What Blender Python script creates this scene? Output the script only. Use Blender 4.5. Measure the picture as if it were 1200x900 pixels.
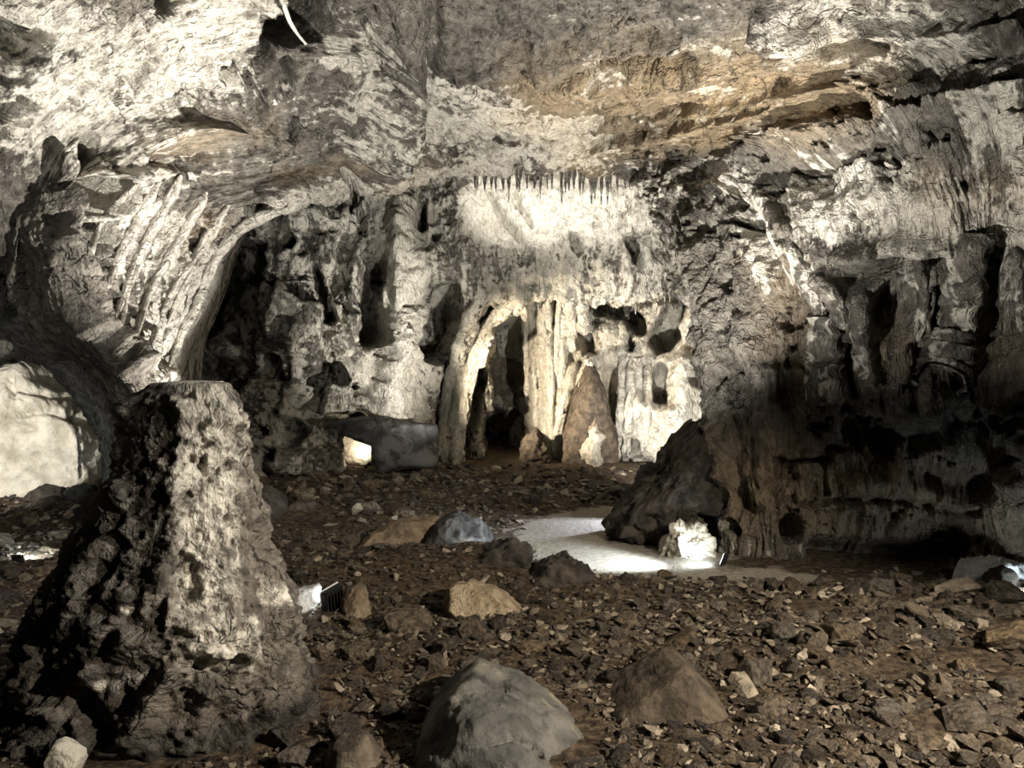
import bpy, bmesh, math, random
import numpy as np
from mathutils import Vector, Matrix

for _o in list(bpy.data.objects):
    bpy.data.objects.remove(_o, do_unlink=True)
SC = bpy.context.scene
COL = SC.collection
F = 906.0          # focal length in pixels of the 1200x900 frame
CH = 1.7           # camera height
HY = 450.0         # horizon row

# ------------------------------------------------------------------ camera
cam_d = bpy.data.cameras.new('camera')
cam_d.sensor_width = 36.0
cam_d.lens = F / 1200.0 * 36.0
cam_d.clip_start = 0.05
cam = bpy.data.objects.new('camera', cam_d)
COL.objects.link(cam)
cam.location = (0, 0, CH)
cam.rotation_euler = (math.radians(90), 0, 0)
SC.camera = cam

# ------------------------------------------------------------------ world
w = bpy.data.worlds.new('cave_dark')
SC.world = w
w.use_nodes = True
w.node_tree.nodes['Background'].inputs[0].default_value = (0.9, 0.95, 1.0, 1)
w.node_tree.nodes['Background'].inputs[1].default_value = 0.004

SC.view_settings.view_transform = 'Standard'
SC.view_settings.look = 'None'
SC.view_settings.gamma = 1.0
SC.view_settings.use_curve_mapping = False
SC.view_settings.exposure = 1.05
try:
    SC.cycles.use_denoising = True
    SC.cycles.max_bounces = 5
    SC.cycles.diffuse_bounces = 2
    SC.cycles.glossy_bounces = 2
    SC.cycles.sample_clamp_indirect = 4.0
except Exception:
    pass


def P(px, py, d):
    return np.array([(px - 600.0) / F * d, d, CH + (HY - py) / F * d])


def PF(px, py, z=0.0):
    """point on the level z seen at a pixel"""
    d = (CH - z) * F / (py - HY)
    return P(px, py, d)


# ------------------------------------------------------------------ lamps
WARM = (1.0, 0.86, 0.66)
NEUT = (1.0, 0.965, 0.90)
COLD = (0.80, 0.92, 1.0)


def lamp(loc, tgt, power, color=NEUT, angle=120, size=0.06, blend=0.8, parent=None, name='lamp_light'):
    ld = bpy.data.lights.new(name, 'SPOT')
    ld.energy = power
    ld.color = color
    ld.spot_size = math.radians(angle)
    ld.spot_blend = blend
    ld.shadow_soft_size = size
    o = bpy.data.objects.new(name, ld)
    COL.objects.link(o)
    o.location = loc
    o.rotation_euler = (Vector(tgt) - Vector(loc)).to_track_quat('-Z', 'Y').to_euler()
    if parent:
        o.parent = parent
        o.matrix_parent_inverse = parent.matrix_world.inverted()
    return o


# unseen spots, one of them an added fill, beside and behind the viewer
lamp((3.4, 2.9, 3.1), P(258, 570, 4.2), 900, NEUT, 30, 0.05, 0.9)      # rakes the stalagmite from the upper right
lamp((3.4, 1.2, 2.7), P(800, 820, 4.4), 950, (1.0, 0.90, 0.75), 76, 0.06, 0.8)      # rubble slope
lamp((-3.6, -0.2, 2.3), P(40, 350, 7.5), 200, NEUT, 70, 0.08, 0.9)        # added unseen fill, faint on the left
lamp((-1.6, 2.4, 0.3), P(1090, 75, 6.6), 1300, NEUT, 46, 0.06, 0.9)     # upper right wall
# floodlights hidden on the cave floor, plus added unseen spots
lamp((0.95, 4.95, 0.25), P(650, 60, 9.0), 1800, NEUT, 84, 0.05, 0.7)   # vault, from behind the wedge boulder
lamp((0.95, 4.95, 0.25), P(90, 80, 7.8), 2600, NEUT, 42, 0.05, 0.9)   # upper left wall, from behind the wedge boulder
lamp((-2.4, 8.3, 0.45), P(175, 290, 8.8), 520, NEUT, 76, 0.05, 0.8)      # leg, unseen spot added in front of the dark shoulder
lamp(P(-120, 520, 8.5), P(50, 500, 12.2), 240, NEUT, 70)               # pale rock in the left recess
lamp(P(488, 478, 13.2), P(690, 425, 15.8), 900, WARM, 80, 0.05)         # flowstone curtain, from the left
lamp(P(590, 520, 11.6), P(440, 375, 14.5), 620, NEUT, 66, 0.05, 1.0)        # pale tongue on the back wall
lamp((1.25, 10.2, 0.4), P(790, 190, 10.5), 620, NEUT, 90, 0.05, 0.9)    # unseen spot added to lighten the arch, behind the rock foot
for _x in (590, 655, 715):
    lamp(P(_x, 200, 14.0), P(_x + 5, 260, 15.2), 50, NEUT, 150)      # behind the lip of the vault
lamp((2.0, 11.2, 0.5), P(800, 430, 15), 750, NEUT, 90, 0.05)           # right end of the back chamber
lamp(P(430, 528, 14.0), P(410, 520, 14.6), 10, WARM, 150)              # under the slab ledge
lamp((1.72, 7.0, 0.4), P(690, 655, 7.5), 170, COLD, 64)                  # near bend of the path
lamp((2.1, 9.6, 0.45), P(690, 615, 9.2), 200, (0.74, 0.82, 1.0), 62)                 # far bend of the path


# ------------------------------------------------------------------ noise
def _hash(ix, iy, iz, seed):
    h = (ix.astype(np.uint32) * np.uint32(374761393) + iy.astype(np.uint32) * np.uint32(668265263)
         + iz.astype(np.uint32) * np.uint32(2147483647 & 0x5bd1e995) + np.uint32(seed * 7919 + 13))
    h ^= h >> np.uint32(13)
    h *= np.uint32(1274126177)
    h ^= h >> np.uint32(16)
    h *= np.uint32(2246822519)
    h ^= h >> np.uint32(13)
    return h


GR = np.array([[1, 1, 0], [-1, 1, 0], [1, -1, 0], [-1, -1, 0], [1, 0, 1], [-1, 0, 1], [1, 0, -1], [-1, 0, -1],
               [0, 1, 1], [0, -1, 1], [0, 1, -1], [0, -1, -1], [1, 1, 0], [-1, 1, 0], [0, -1, 1], [0, -1, -1]],
              dtype=np.float32)


def perlin(p, seed=0):
    p = np.asarray(p, dtype=np.float32)
    i = np.floor(p)
    f = p - i
    i = i.astype(np.int64)
    u = f * f * f * (f * (f * 6 - 15) + 10)
    out = 0
    for dx in (0, 1):
        wx = u[:, 0] if dx else 1 - u[:, 0]
        for dy in (0, 1):
            wy = u[:, 1] if dy else 1 - u[:, 1]
            for dz in (0, 1):
                wz = u[:, 2] if dz else 1 - u[:, 2]
                g = GR[_hash(i[:, 0] + dx, i[:, 1] + dy, i[:, 2] + dz, seed) & np.uint32(15)]
                out = out + wx * wy * wz * (g[:, 0] * (f[:, 0] - dx) + g[:, 1] * (f[:, 1] - dy) + g[:, 2] * (f[:, 2] - dz))
    return out


def fbm(p, octv=4, gain=0.5, seed=0):
    a, s, t = 1.0, 0.0, 0.0
    p = np.asarray(p, dtype=np.float32)
    for k in range(octv):
        s = s + a * perlin(p, seed + k)
        t += a
        a *= gain
        p = p * 2.03 + 11.3
    return s / t


def ridged(p, octv=4, gain=0.5, seed=0):
    a, s, t = 1.0, 0.0, 0.0
    p = np.asarray(p, dtype=np.float32)
    for k in range(octv):
        s = s + a * (1 - 2.2 * np.abs(perlin(p, seed + k)))
        t += a
        a *= gain
        p = p * 2.03 + 7.7
    return s / t


def sstep(x, a, b):
    t = np.clip((x - a) / (b - a), 0, 1)
    return t * t * (3 - 2 * t)


# ------------------------------------------------------------------ mesh helpers
def mesh_from(name, V, faces, attrs=None, smooth=True):
    me = bpy.data.meshes.new(name)
    V = np.ascontiguousarray(V, dtype=np.float32)
    faces = np.ascontiguousarray(faces, dtype=np.int32)
    k = faces.shape[1]
    me.vertices.add(len(V))
    me.vertices.foreach_set('co', V.ravel())
    me.loops.add(faces.size)
    me.loops.foreach_set('vertex_index', faces.ravel())
    me.polygons.add(len(faces))
    me.polygons.foreach_set('loop_start', np.arange(0, faces.size, k, dtype=np.int32))
    me.polygons.foreach_set('use_smooth', np.full(len(faces), smooth, dtype=bool))
    me.update(calc_edges=True)
    for an, av in (attrs or {}).items():
        av = np.asarray(av, dtype=np.float32)
        if av.ndim == 2:
            a = me.attributes.new(an, 'FLOAT_VECTOR', 'POINT')
            a.data.foreach_set('vector', av.ravel())
        else:
            a = me.attributes.new(an, 'FLOAT', 'POINT')
            a.data.foreach_set('value', av)
    return me


def link(name, me, mat=None, parent=None, **props):
    o = bpy.data.objects.new(name, me)
    COL.objects.link(o)
    if mat is not None and not me.materials:
        me.materials.append(mat)
    if parent is not None:
        o.parent = parent
    for k, v in props.items():
        o[k] = v
    return o


def compact(V, faces, attrs):
    used = np.unique(faces)
    mp = np.full(len(V), -1, dtype=np.int64)
    mp[used] = np.arange(len(used))
    return V[used], mp[faces], {k: a[used] for k, a in attrs.items()}


def crom(C, ts):
    """Catmull-Rom along axis 0 of C at parameters ts in [0, n-1]"""
    n = C.shape[0]
    i = np.clip(np.floor(ts).astype(int), 0, n - 2)
    f = (ts - i)[:, None, None]
    g = lambda k: C[np.clip(i + k, 0, n - 1)]
    p0, p1, p2, p3 = g(-1), g(0), g(1), g(2)
    p0 = np.where((i == 0)[:, None, None], 2 * p1 - p2, p0)
    p3 = np.where((i == n - 2)[:, None, None], 2 * p2 - p1, p3)
    return 0.5 * ((2 * p1) + (-p0 + p2) * f + (2 * p0 - 5 * p1 + 4 * p2 - p3) * f * f + (-p0 + 3 * p1 - 3 * p2 + p3) * f ** 3)


def sheet(ctrl, tu, tv):
    """ctrl[u][v] -> dense grid (nu,nv,3), outward normals, flow coordinates"""
    C = np.array([[P(*c) if len(c) == 3 else np.array(c[1:], float) for c in row] for row in ctrl], float)
    A = crom(C, tu)
    B = crom(A.transpose(1, 0, 2), tv).transpose(1, 0, 2)
    return B


def grid_normals(B, toward=None):
    du = np.gradient(B, axis=0)
    dv = np.gradient(B, axis=1)
    n = np.cross(du, dv)
    n /= np.maximum(np.linalg.norm(n, axis=2, keepdims=True), 1e-9)
    return n


def grid_flow(B):
    su = np.concatenate([[0], np.cumsum(np.linalg.norm(np.diff(B, axis=0), axis=2).mean(axis=1))])
    sv = np.concatenate([[0], np.cumsum(np.linalg.norm(np.diff(B, axis=1), axis=2).mean(axis=0))])
    S, T = np.meshgrid(su, sv, indexing='ij')   # S along u (flow), T across
    return np.stack([T, S, np.zeros_like(S)], axis=2)


def grid_faces(nu, nv, flip=False, wrap=False):
    i = np.arange(nu - 1)[:, None]
    nj = nv if wrap else nv - 1
    j = np.arange(nj)[None, :]
    j2 = (j + 1) % nv
    a = i * nv + j
    b = i * nv + j2
    c = (i + 1) * nv + j2
    d = (i + 1) * nv + j
    f = np.stack([a, b, c, d] if not flip else [a, d, c, b], axis=-1)
    return f.reshape(-1, 4)


def project(V):
    y = np.maximum(V[:, 1], 0.3)
    return np.stack([600 + V[:, 0] / y * F, HY - (V[:, 2] - CH) / y * F], axis=1)


def strokes(V, items, warp=6.0, wseed=50, wscale=1.6, mask=None):
    """displacement field from hand-placed ridges (+) and hollows (-): (points, radius_px, amplitude_m[, kind[, radius_end]])"""
    q = project(V)
    wv = np.stack([fbm(V * wscale, 3, 0.6, wseed), fbm(V * wscale + 31.7, 3, 0.6, wseed + 9)], axis=1)
    q = q + wv * warp * 2.2
    q[V[:, 1] < 1.0] = 1e5
    out = np.zeros(len(V))
    for it in items:
        pts, r, amp = it[0], it[1], it[2]
        kind = it[3] if len(it) > 3 else 'g'
        r2 = it[4] if len(it) > 4 else r
        pts = np.array(pts, float)
        m = max(r, r2) * 2.6
        sel = np.where((q[:, 0] > pts[:, 0].min() - m) & (q[:, 0] < pts[:, 0].max() + m)
                       & (q[:, 1] > pts[:, 1].min() - m) & (q[:, 1] < pts[:, 1].max() + m))[0]
        if len(sel) == 0:
            continue
        qs = q[sel]
        best = np.full(len(sel), 1e9)
        if len(pts) == 1:
            best = np.hypot(qs[:, 0] - pts[0, 0], qs[:, 1] - pts[0, 1]) / r
        else:
            L = np.concatenate([[0], np.cumsum(np.hypot(*np.diff(pts, axis=0).T))])
            for k in range(len(pts) - 1):
                a, b = pts[k], pts[k + 1]
                ab = b - a
                t = np.clip(((qs - a) @ ab) / (ab @ ab + 1e-9), 0, 1)
                dd = np.hypot(qs[:, 0] - a[0] - t * ab[0], qs[:, 1] - a[1] - t * ab[1])
                rr = r + (r2 - r) * (L[k] + t * (L[k + 1] - L[k])) / L[-1]
                best = np.minimum(best, dd / rr)
        if kind == 'g':
            wgt = np.exp(-best * best * 1.2)
        else:
            wgt = 1 - sstep(best, 0.62, 1.2)
        out[sel] += amp * wgt
    if mask is not None:
        out *= mask
    return out


def field(V, items, warp=10.0, wseed=80):
    return np.clip(strokes(V, items, warp, wseed), -1, 1)


# ------------------------------------------------------------------ materials
class NT:
    def __init__(self, name):
        self.m = bpy.data.materials.new(name)
        self.m.use_nodes = True
        self.t = self.m.node_tree
        self.b = self.t.nodes['Principled BSDF']

    def n(self, typ, **kw):
        nd = self.t.nodes.new(typ)
        for k, v in kw.items():
            setattr(nd, k, v)
        return nd

    def put(self, sock, v):
        if isinstance(v, bpy.types.NodeSocket):
            self.t.links.new(v, sock)
        else:
            sock.default_value = v

    def math(self, op, a, b=None, c=None, clamp=False):
        nd = self.n('ShaderNodeMath', operation=op, use_clamp=clamp)
        self.put(nd.inputs[0], a)
        if b is not None:
            self.put(nd.inputs[1], b)
        if c is not None:
            self.put(nd.inputs[2], c)
        return nd.outputs[0]

    def vmul(self, v, s):
        nd = self.n('ShaderNodeVectorMath', operation='MULTIPLY')
        self.put(nd.inputs[0], v)
        nd.inputs[1].default_value = s
        return nd.outputs[0]

    def vadd(self, a, b):
        nd = self.n('ShaderNodeVectorMath', operation='ADD')
        self.put(nd.inputs[0], a)
        self.put(nd.inputs[1], b)
        return nd.outputs[0]

    def noise(self, v, scale, detail=5, rough=0.55, dist=0.0):
        nd = self.n('ShaderNodeTexNoise')
        self.put(nd.inputs['Vector'], v)
        nd.inputs['Scale'].default_value = scale
        nd.inputs['Detail'].default_value = detail
        nd.inputs['Roughness'].default_value = rough
        nd.inputs['Distortion'].default_value = dist
        return nd.outputs[0]

    def voro(self, v, scale, feature='F1'):
        nd = self.n('ShaderNodeTexVoronoi', feature=feature)
        self.put(nd.inputs['Vector'], v)
        nd.inputs['Scale'].default_value = scale
        return nd.outputs['Distance']

    def step(self, x, a, b):
        nd = self.n('ShaderNodeMapRange', interpolation_type='SMOOTHSTEP')
        self.put(nd.inputs[0], x)
        self.put(nd.inputs[1], a)
        self.put(nd.inputs[2], b)
        return nd.outputs[0]

    def mix(self, f, a, b):
        nd = self.n('ShaderNodeMix', data_type='RGBA')
        self.put(nd.inputs['Factor'], f)
        for k, v in ((6, a), (7, b)):
            if not isinstance(v, bpy.types.NodeSocket):
                v = (v[0], v[1], v[2], 1)
            self.put(nd.inputs[k], v)
        return nd.outputs[2]

    def attr(self, name, out='Fac'):
        nd = self.n('ShaderNodeAttribute', attribute_name=name)
        return nd.outputs[out]

    def obj(self):
        return self.n('ShaderNodeTexCoord').outputs['Object']

    def bump(self, h, strength=1.0, dist=1.0):
        nd = self.n('ShaderNodeBump')
        nd.inputs['Strength'].default_value = strength
        nd.inputs['Distance'].default_value = dist
        self.put(nd.inputs['Height'], h)
        self.t.links.new(nd.outputs[0], self.b.inputs['Normal'])

    def done(self, color, rough=0.8, spec=0.25):
        self.put(self.b.inputs['Base Color'], color)
        self.put(self.b.inputs['Roughness'], rough)
        self.b.inputs['Specular IOR Level'].default_value = spec
        return self.m


def rock_mat(name, lo=0.485, hi=0.535, dark=(0.045, 0.038, 0.03), grey=(0.20, 0.18, 0.15), white=(0.66, 0.625, 0.55), ochre=(0.40, 0.295, 0.175),
             sx=3.2, sy=0.8, bump=1.0, spots=0.0, rough=0.8):
    q = NT(name)
    ob = q.obj()
    fl = q.attr('flow', 'Vector')
    wob = q.noise(ob, 1.3, 3)
    nd = q.n('ShaderNodeTexNoise')
    q.put(nd.inputs['Vector'], ob)
    nd.inputs['Scale'].default_value = 1.4
    warp = q.vmul(nd.outputs[1], (0.5, 0.5, 0.5))
    fw = q.vadd(q.vmul(fl, (sx, sy, 1.0)), warp)
    A = q.noise(ob, 0.9, 5, 0.6)
    B = q.noise(fw, 1.0, 9, 0.62, 0.4)
    B2 = q.noise(fw, 3.3, 6, 0.6, 0.8)
    Cn = q.noise(ob, 9.0, 7, 0.6)
    D = q.noise(ob, 42.0, 4, 0.6)
    crust = q.attr('crust')
    brown = q.attr('brown')
    tot = q.math('ADD', q.math('MULTIPLY', B, 0.5), q.math('ADD', q.math('MULTIPLY', B2, 0.25), q.math('MULTIPLY', Cn, 0.25)))
    tot = q.math('ADD', tot, q.math('MULTIPLY', q.math('SUBTRACT', crust, 0.5), 0.85))
    cm = q.step(tot, lo, hi)
    base = q.mix(q.step(q.math('ADD', q.math('MULTIPLY', Cn, 0.5), q.math('MULTIPLY', A, 0.5)), 0.36, 0.62), dark, grey)
    base = q.mix(q.step(crust, 0.16, -0.08), base, dark)
    bm = q.math('ADD', brown, q.math('MULTIPLY', q.math('SUBTRACT', A, 0.5), 1.1), clamp=True)
    base = q.mix(bm, base, q.mix(q.step(B2, 0.35, 0.65), (ochre[0] * .55, ochre[1] * .55, ochre[2] * .55), ochre))
    wcol = q.mix(q.step(D, 0.3, 0.7), (white[0] * .72, white[1] * .7, white[2] * .66), white)
    wcol = q.mix(q.math('MULTIPLY', q.step(q.math('ADD', q.math('MULTIPLY', Cn, 0.6), q.math('MULTIPLY', B2, 0.4)), 0.54, 0.40), 0.6), wcol, grey)
    wcol = q.mix(q.math('MULTIPLY', bm, 0.45), wcol, (ochre[0] * 1.9, ochre[1] * 2.0, ochre[2] * 2.2))
    col = q.mix(cm, base, wcol)
    h = q.math('MULTIPLY', B, 0.10)
    h = q.math('ADD', h, q.math('MULTIPLY', B2, 0.05))
    h = q.math('ADD', h, q.math('MULTIPLY', Cn, 0.07))
    h = q.math('ADD', h, q.math('MULTIPLY', D, 0.018))
    h = q.math('ADD', h, q.math('MULTIPLY', cm, 0.012))
    ri = lambda x: q.math('SUBTRACT', 1.0, q.math('MULTIPLY', q.math('ABSOLUTE', q.math('SUBTRACT', x, 0.5)), 5.0), clamp=True)
    r1 = ri(q.noise(fw, 2.2, 5, 0.6, 0.5))
    r2 = ri(q.noise(ob, 11.0, 4, 0.6, 0.6))
    ck = q.math('MULTIPLY', q.math('POWER', ri(q.noise(q.vadd(ob, warp), 1.7, 4, 0.6, 0.3)), 12.0), q.step(A, 0.48, 0.6))
    h = q.math('ADD', h, q.math('MULTIPLY', r1, 0.035))
    h = q.math('ADD', h, q.math('MULTIPLY', r2, 0.022))
    h = q.math('SUBTRACT', h, q.math('MULTIPLY', ck, 0.05))
    col = q.mix(q.math('MULTIPLY', ck, 0.5), col, dark)
    col = q.mix(q.math('MULTIPLY', q.math('POWER', r1, 3.0), 0.12), col, wcol)
    q.bump(h, 1.0, bump)
    return q.done(col, rough)


M_VAULT = rock_mat('vault_limestone')
M_BACK = rock_mat('flowstone', grey=(0.26, 0.235, 0.195), white=(0.70, 0.665, 0.58), sx=3.2, sy=1.5)


def simple_rock(name, c1, c2, c3=None, scale=6.0, bump=0.05, rough=0.85, rnd=False, spec=0.25):
    q = NT(name)
    ob = q.obj()
    A = q.noise(ob, scale * 0.35, 5, 0.6)
    B = q.noise(ob, scale, 8, 0.62)
    D = q.noise(ob, scale * 6, 4, 0.6)
    col = q.mix(q.step(B, 0.35, 0.65), c1, c2)
    if c3:
        col = q.mix(q.step(A, 0.52, 0.62), col, c3)
    if rnd:
        r = q.n('ShaderNodeObjectInfo').outputs['Random']
        k = q.math('ADD', q.math('MULTIPLY', r, 1.0), 0.5)
        hs = q.n('ShaderNodeHueSaturation')
        q.put(hs.inputs['Value'], k)
        q.put(hs.inputs['Saturation'], q.math('ADD', 0.7, q.math('MULTIPLY', q.math('FRACT', q.math('MULTIPLY', r, 7.3)), 0.6)))
        q.put(hs.inputs['Color'], col)
        col = hs.outputs[0]
    h = q.math('ADD', q.math('MULTIPLY', B, 1.0), q.math('MULTIPLY', D, 0.22))
    q.bump(h, 1.0, bump)
    return q.done(col, rough, spec)


M_STONE = simple_rock('rubble_stone', (0.045, 0.035, 0.025), (0.17, 0.135, 0.095), None, 7, 0.055, rnd=True)
M_TAN = simple_rock('tan_stone', (0.36, 0.27, 0.17), (0.62, 0.50, 0.34), None, 9, 0.16)
M_UMBER = simple_rock('umber_stone', (0.15, 0.112, 0.075), (0.32, 0.25, 0.17), None, 7, 0.07)
M_GREYB = simple_rock('grey_boulder', (0.06, 0.058, 0.053), (0.15, 0.143, 0.13), (0.26, 0.235, 0.17), 4, 0.05)
M_BROWNB = simple_rock('brown_boulder', (0.04, 0.031, 0.022), (0.11, 0.085, 0.06), None, 8, 0.04)
M_DARKB = simple_rock('dark_boulder', (0.025, 0.021, 0.017), (0.085, 0.07, 0.055), None, 6, 0.06)
M_BLUEB = simple_rock('slate_boulder', (0.035, 0.035, 0.035), (0.10, 0.099, 0.098), (0.21, 0.21, 0.205), 5, 0.05)
M_PALE = simple_rock('pale_limestone', (0.42, 0.38, 0.30), (0.74, 0.69, 0.58), None, 3, 0.10)
M_WHITE = simple_rock('white_calcite', (0.60, 0.62, 0.62), (0.85, 0.86, 0.86), None, 8, 0.05)
M_STAL = rock_mat('stalagmite_calcite', 0.42, 0.62, dark=(0.02, 0.016, 0.012), grey=(0.11, 0.092, 0.072), white=(0.56, 0.52, 0.44), sx=5.0, sy=3.5, bump=0.45)


def tint_stone():
    q = NT('small_rubble')
    ob = q.obj()
    t = q.attr('tint')
    B = q.noise(ob, 14, 6, 0.6)
    c = q.mix(q.step(t, 0.0, 0.6), (0.025, 0.018, 0.012), (0.15, 0.117, 0.08))
    c = q.mix(q.step(t, 0.55, 1.0), c, (0.50, 0.42, 0.31))
    c = q.mix(q.step(B, 0.35, 0.7), q.mix(0.5, c, (0.02, 0.015, 0.01)), c)
    q.bump(q.math('ADD', B, q.math('MULTIPLY', q.noise(ob, 60, 4, 0.6), 0.35)), 1.0, 0.05)
    return q.done(c, 0.45, 0.5)


M_SMALL = tint_stone()


def floor_mat():
    q = NT('cave_floor')
    ob = q.obj()
    path = q.attr('path')
    A = q.noise(ob, 1.2, 5)
    B = q.noise(ob, 16, 8, 0.65)
    D = q.noise(ob, 70, 4, 0.6)
    earth = q.mix(q.step(B, 0.35, 0.68), (0.035, 0.025, 0.017), (0.17, 0.125, 0.08))
    sand = q.mix(q.step(q.math('ADD', q.math('MULTIPLY', D, 0.5), q.math('MULTIPLY', B, 0.5)), 0.38, 0.62), (0.22, 0.19, 0.15), (0.44, 0.40, 0.34))
    pm = q.step(q.math('ADD', path, q.math('MULTIPLY', q.math('SUBTRACT', q.noise(ob, 3.5, 6, 0.65), 0.5), 1.6)), 0.3, 0.62)
    q.bump(q.math('ADD', q.math('MULTIPLY', B, q.math('SUBTRACT', 1.0, q.math('MULTIPLY', pm, 0.75))), q.math('MULTIPLY', D, 0.2)), 1.0, 0.07)
    return q.done(q.mix(pm, earth, sand), 0.9, 0.15)


M_FLOOR = floor_mat()


def flat_mat(name, c, rough=0.5, emit=None, es=0.0, metal=0.0):
    q = NT(name)
    n = q.noise(q.obj(), 40, 3)
    col = q.mix(n, (c[0] * .8, c[1] * .8, c[2] * .8), c)
    if emit:
        q.b.inputs['Emission Color'].default_value = (*emit, 1)
        q.b.inputs['Emission Strength'].default_value = es
    q.b.inputs['Metallic'].default_value = metal
    return q.done(col, rough)


M_BLACK = flat_mat('black_housing', (0.012, 0.012, 0.013), 0.5)
M_TRIM = flat_mat('white_rim', (0.8, 0.8, 0.8), 0.4)
M_LENS = flat_mat('lamp_lens', (0.8, 0.85, 0.9), 0.2, (0.85, 0.94, 1.0), 5.0)

# ================================================================== CAVE SHELL
# rows run around the arch from the foot of the left column, over the vault, down to the foot of the right wall;
# columns run from behind the arch of the back chamber, out towards and past the viewer
W = 'w'
VAULT = [
    [(250, 640, 10.8), (228, 640, 10.0), (208, 640, 9.4), (188, 640, 8.5), (166, 640, 8.8), (146, 640, 9.4), (132, 640, 10.2), (142, 640, 11.5)],
    [(240, 510, 11.4), (212, 510, 9.9), (195, 510, 9.4), (172, 510, 8.2), (150, 510, 8.5), (132, 510, 9.1), (118, 500, 10), (132, 505, 11.5)],
    [(235, 425, 11.8), (196, 430, 9.8), (180, 436, 9.2), (158, 447, 8.0), (112, 440, 8.4), (72, 432, 9.0), (40, 416, 10), (60, 418, 11.8)],
    [(262, 340, 12), (222, 345, 9.8), (168, 362, 9.0), (108, 394, 7.8), (65, 388, 8.2), (20, 385, 8.7), (-40, 370, 9.4), (-20, 375, 11)],
    [(300, 255, 12.5), (255, 275, 9.9), (172, 290, 8.9), (76, 312, 7.6), (40, 310, 7.9), (-30, 330, 8.1), (-150, 350, 8.2), (-200, 360, 9)],
    [(370, 215, 13), (320, 236, 10.2), (225, 222, 9.1), (90, 215, 7.8), (30, 225, 7.6), (-60, 240, 7.0), (-250, 260, 6), (W, -6, 2, 3.2)],
    [(430, 180, 14.5), (420, 216, 11.6), (370, 180, 10.2), (220, 130, 8.7), (100, 120, 7.8), (-30, 110, 6.9), (-300, 80, 5.5), (W, -6, 0, 4.5)],
    [(500, 155, 16), (500, 200, 12.6), (470, 155, 11.0), (390, 85, 9.2), (280, 20, 8.2), (200, -60, 7.4), (0, -300, 5.5), (W, -4.5, -1, 6)],
    [(600, 140, 17.5), (590, 190, 13.2), (560, 148, 11.9), (530, 95, 10.5), (510, 20, 9.2), (500, -60, 7.8), (420, -400, 5), (W, -1.5, -1, 6.5)],
    [(700, 140, 17.5), (690, 190, 13.2), (690, 148, 11.8), (700, 95, 10.1), (710, 20, 8.7), (720, -60, 7.6), (760, -400, 5), (W, 1, -1, 6.3)],
    [(790, 180, 16), (752, 225, 12), (800, 180, 10.2), (850, 118, 8.9), (890, 40, 7.9), (920, -50, 7.1), (1000, -400, 5), (W, 3, -1, 5.8)],
    [(830, 320, 13), (797, 295, 10.0), (870, 228, 8.8), (960, 165, 7.9), (1050, 90, 7.2), (1120, 20, 6.7), (1350, -200, 5.2), (W, 4.6, -.5, 5)],
    [(865, 400, 12), (822, 390, 9.2), (880, 330, 8.1), (985, 280, 7.3), (1080, 220, 6.7), (1180, 160, 6.3), (1450, 60, 5.3), (W, 5.5, 0, 4)],
    [(880, 500, 11), (838, 500, 8.7), (880, 480, 7.8), (980, 460, 7.6), (1080, 430, 7.3), (1190, 400, 6.8), (1500, 350, 5.2), (W, 5.8, 0, 2)],
    [(890, 600, 10.5), (842, 600, 8.2), (890, 600, 7.6), (980, 600, 7.5), (1080, 600, 7.3), (1190, 600, 6.9), (1500, 600, 5.4), (W, 5.8, 0, .6)],
    [(890, 730, 10.5), (842, 730, 8.1), (890, 730, 7.5), (980, 730, 7.4), (1080, 730, 7.2), (1190, 730, 6.8), (1500, 730, 5.4), (W, 5.8, 0, -.4)],
]
NU, NV = 980, 470
tu = np.linspace(0, len(VAULT) - 1, NU)
tv = np.concatenate([np.linspace(0, 1, 45, endpoint=False), np.linspace(1, 5, NV - 45 - 50, endpoint=False), np.linspace(5, 7, 50)])
B = sheet(VAULT, tu, tv)
N = grid_normals(B)
mid = N[NU // 2, NV // 2]
if mid[2] > 0:
    N = -N
FL = grid_flow(B)
V = B.reshape(-1, 3)
n = N.reshape(-1, 3)
fl = FL.reshape(-1, 3)
TU, TV = np.meshgrid(tu, tv, indexing='ij')
TU, TV = TU.ravel(), TV.ravel()
wallness = 1 - sstep(np.abs(n[:, 2]), 0.45, 0.8)
ff = fl + 0.35 * np.stack([fbm(V * .9, 2, .5, 3), fbm(V * .9, 2, .5, 4), 0 * TU], axis=1)
calm = 0.45 + 0.55 * sstep(TU, 5.0, 6.5)
disp = 0.34 * fbm(V * 0.75, 3, 0.5, 1) * calm
disp += 0.16 * fbm(V * 1.9, 3, 0.55, 5) * calm
disp += 0.13 * ridged(ff * np.array([1.6, 0.32, 1]), 4, 0.55, 11) * (0.4 + 0.6 * wallness) * calm
disp += 0.085 * ridged(ff * np.array([5.5, 1.3, 1]), 4, 0.65, 21) * calm
disp += 0.10 * fbm(V * 5.0, 5, 0.64, 31) * calm
disp += 0.02 * ridged(V * 9.0, 3, 0.6, 36)
pit = fbm(V * 3.2, 4, 0.6, 41)
disp -= 0.20 * sstep(pit, 0.19, 0.30) * calm
legm = sstep(TV, 0.7, 1.1) * (1 - sstep(TV, 2.7, 3.1)) * sstep(TU, 1.6, 3.2) * (1 - sstep(TU, 5.6, 6.6))
disp += legm * (0.09 * ridged(ff * np.array([3.6, 0.22, 1]), 2, 0.5, 61) + 0.05 * ridged(ff * np.array([9.0, 0.9, 1]), 3, 0.6, 66) - 0.06)
front = (TV > 0.9).astype(float)
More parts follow.
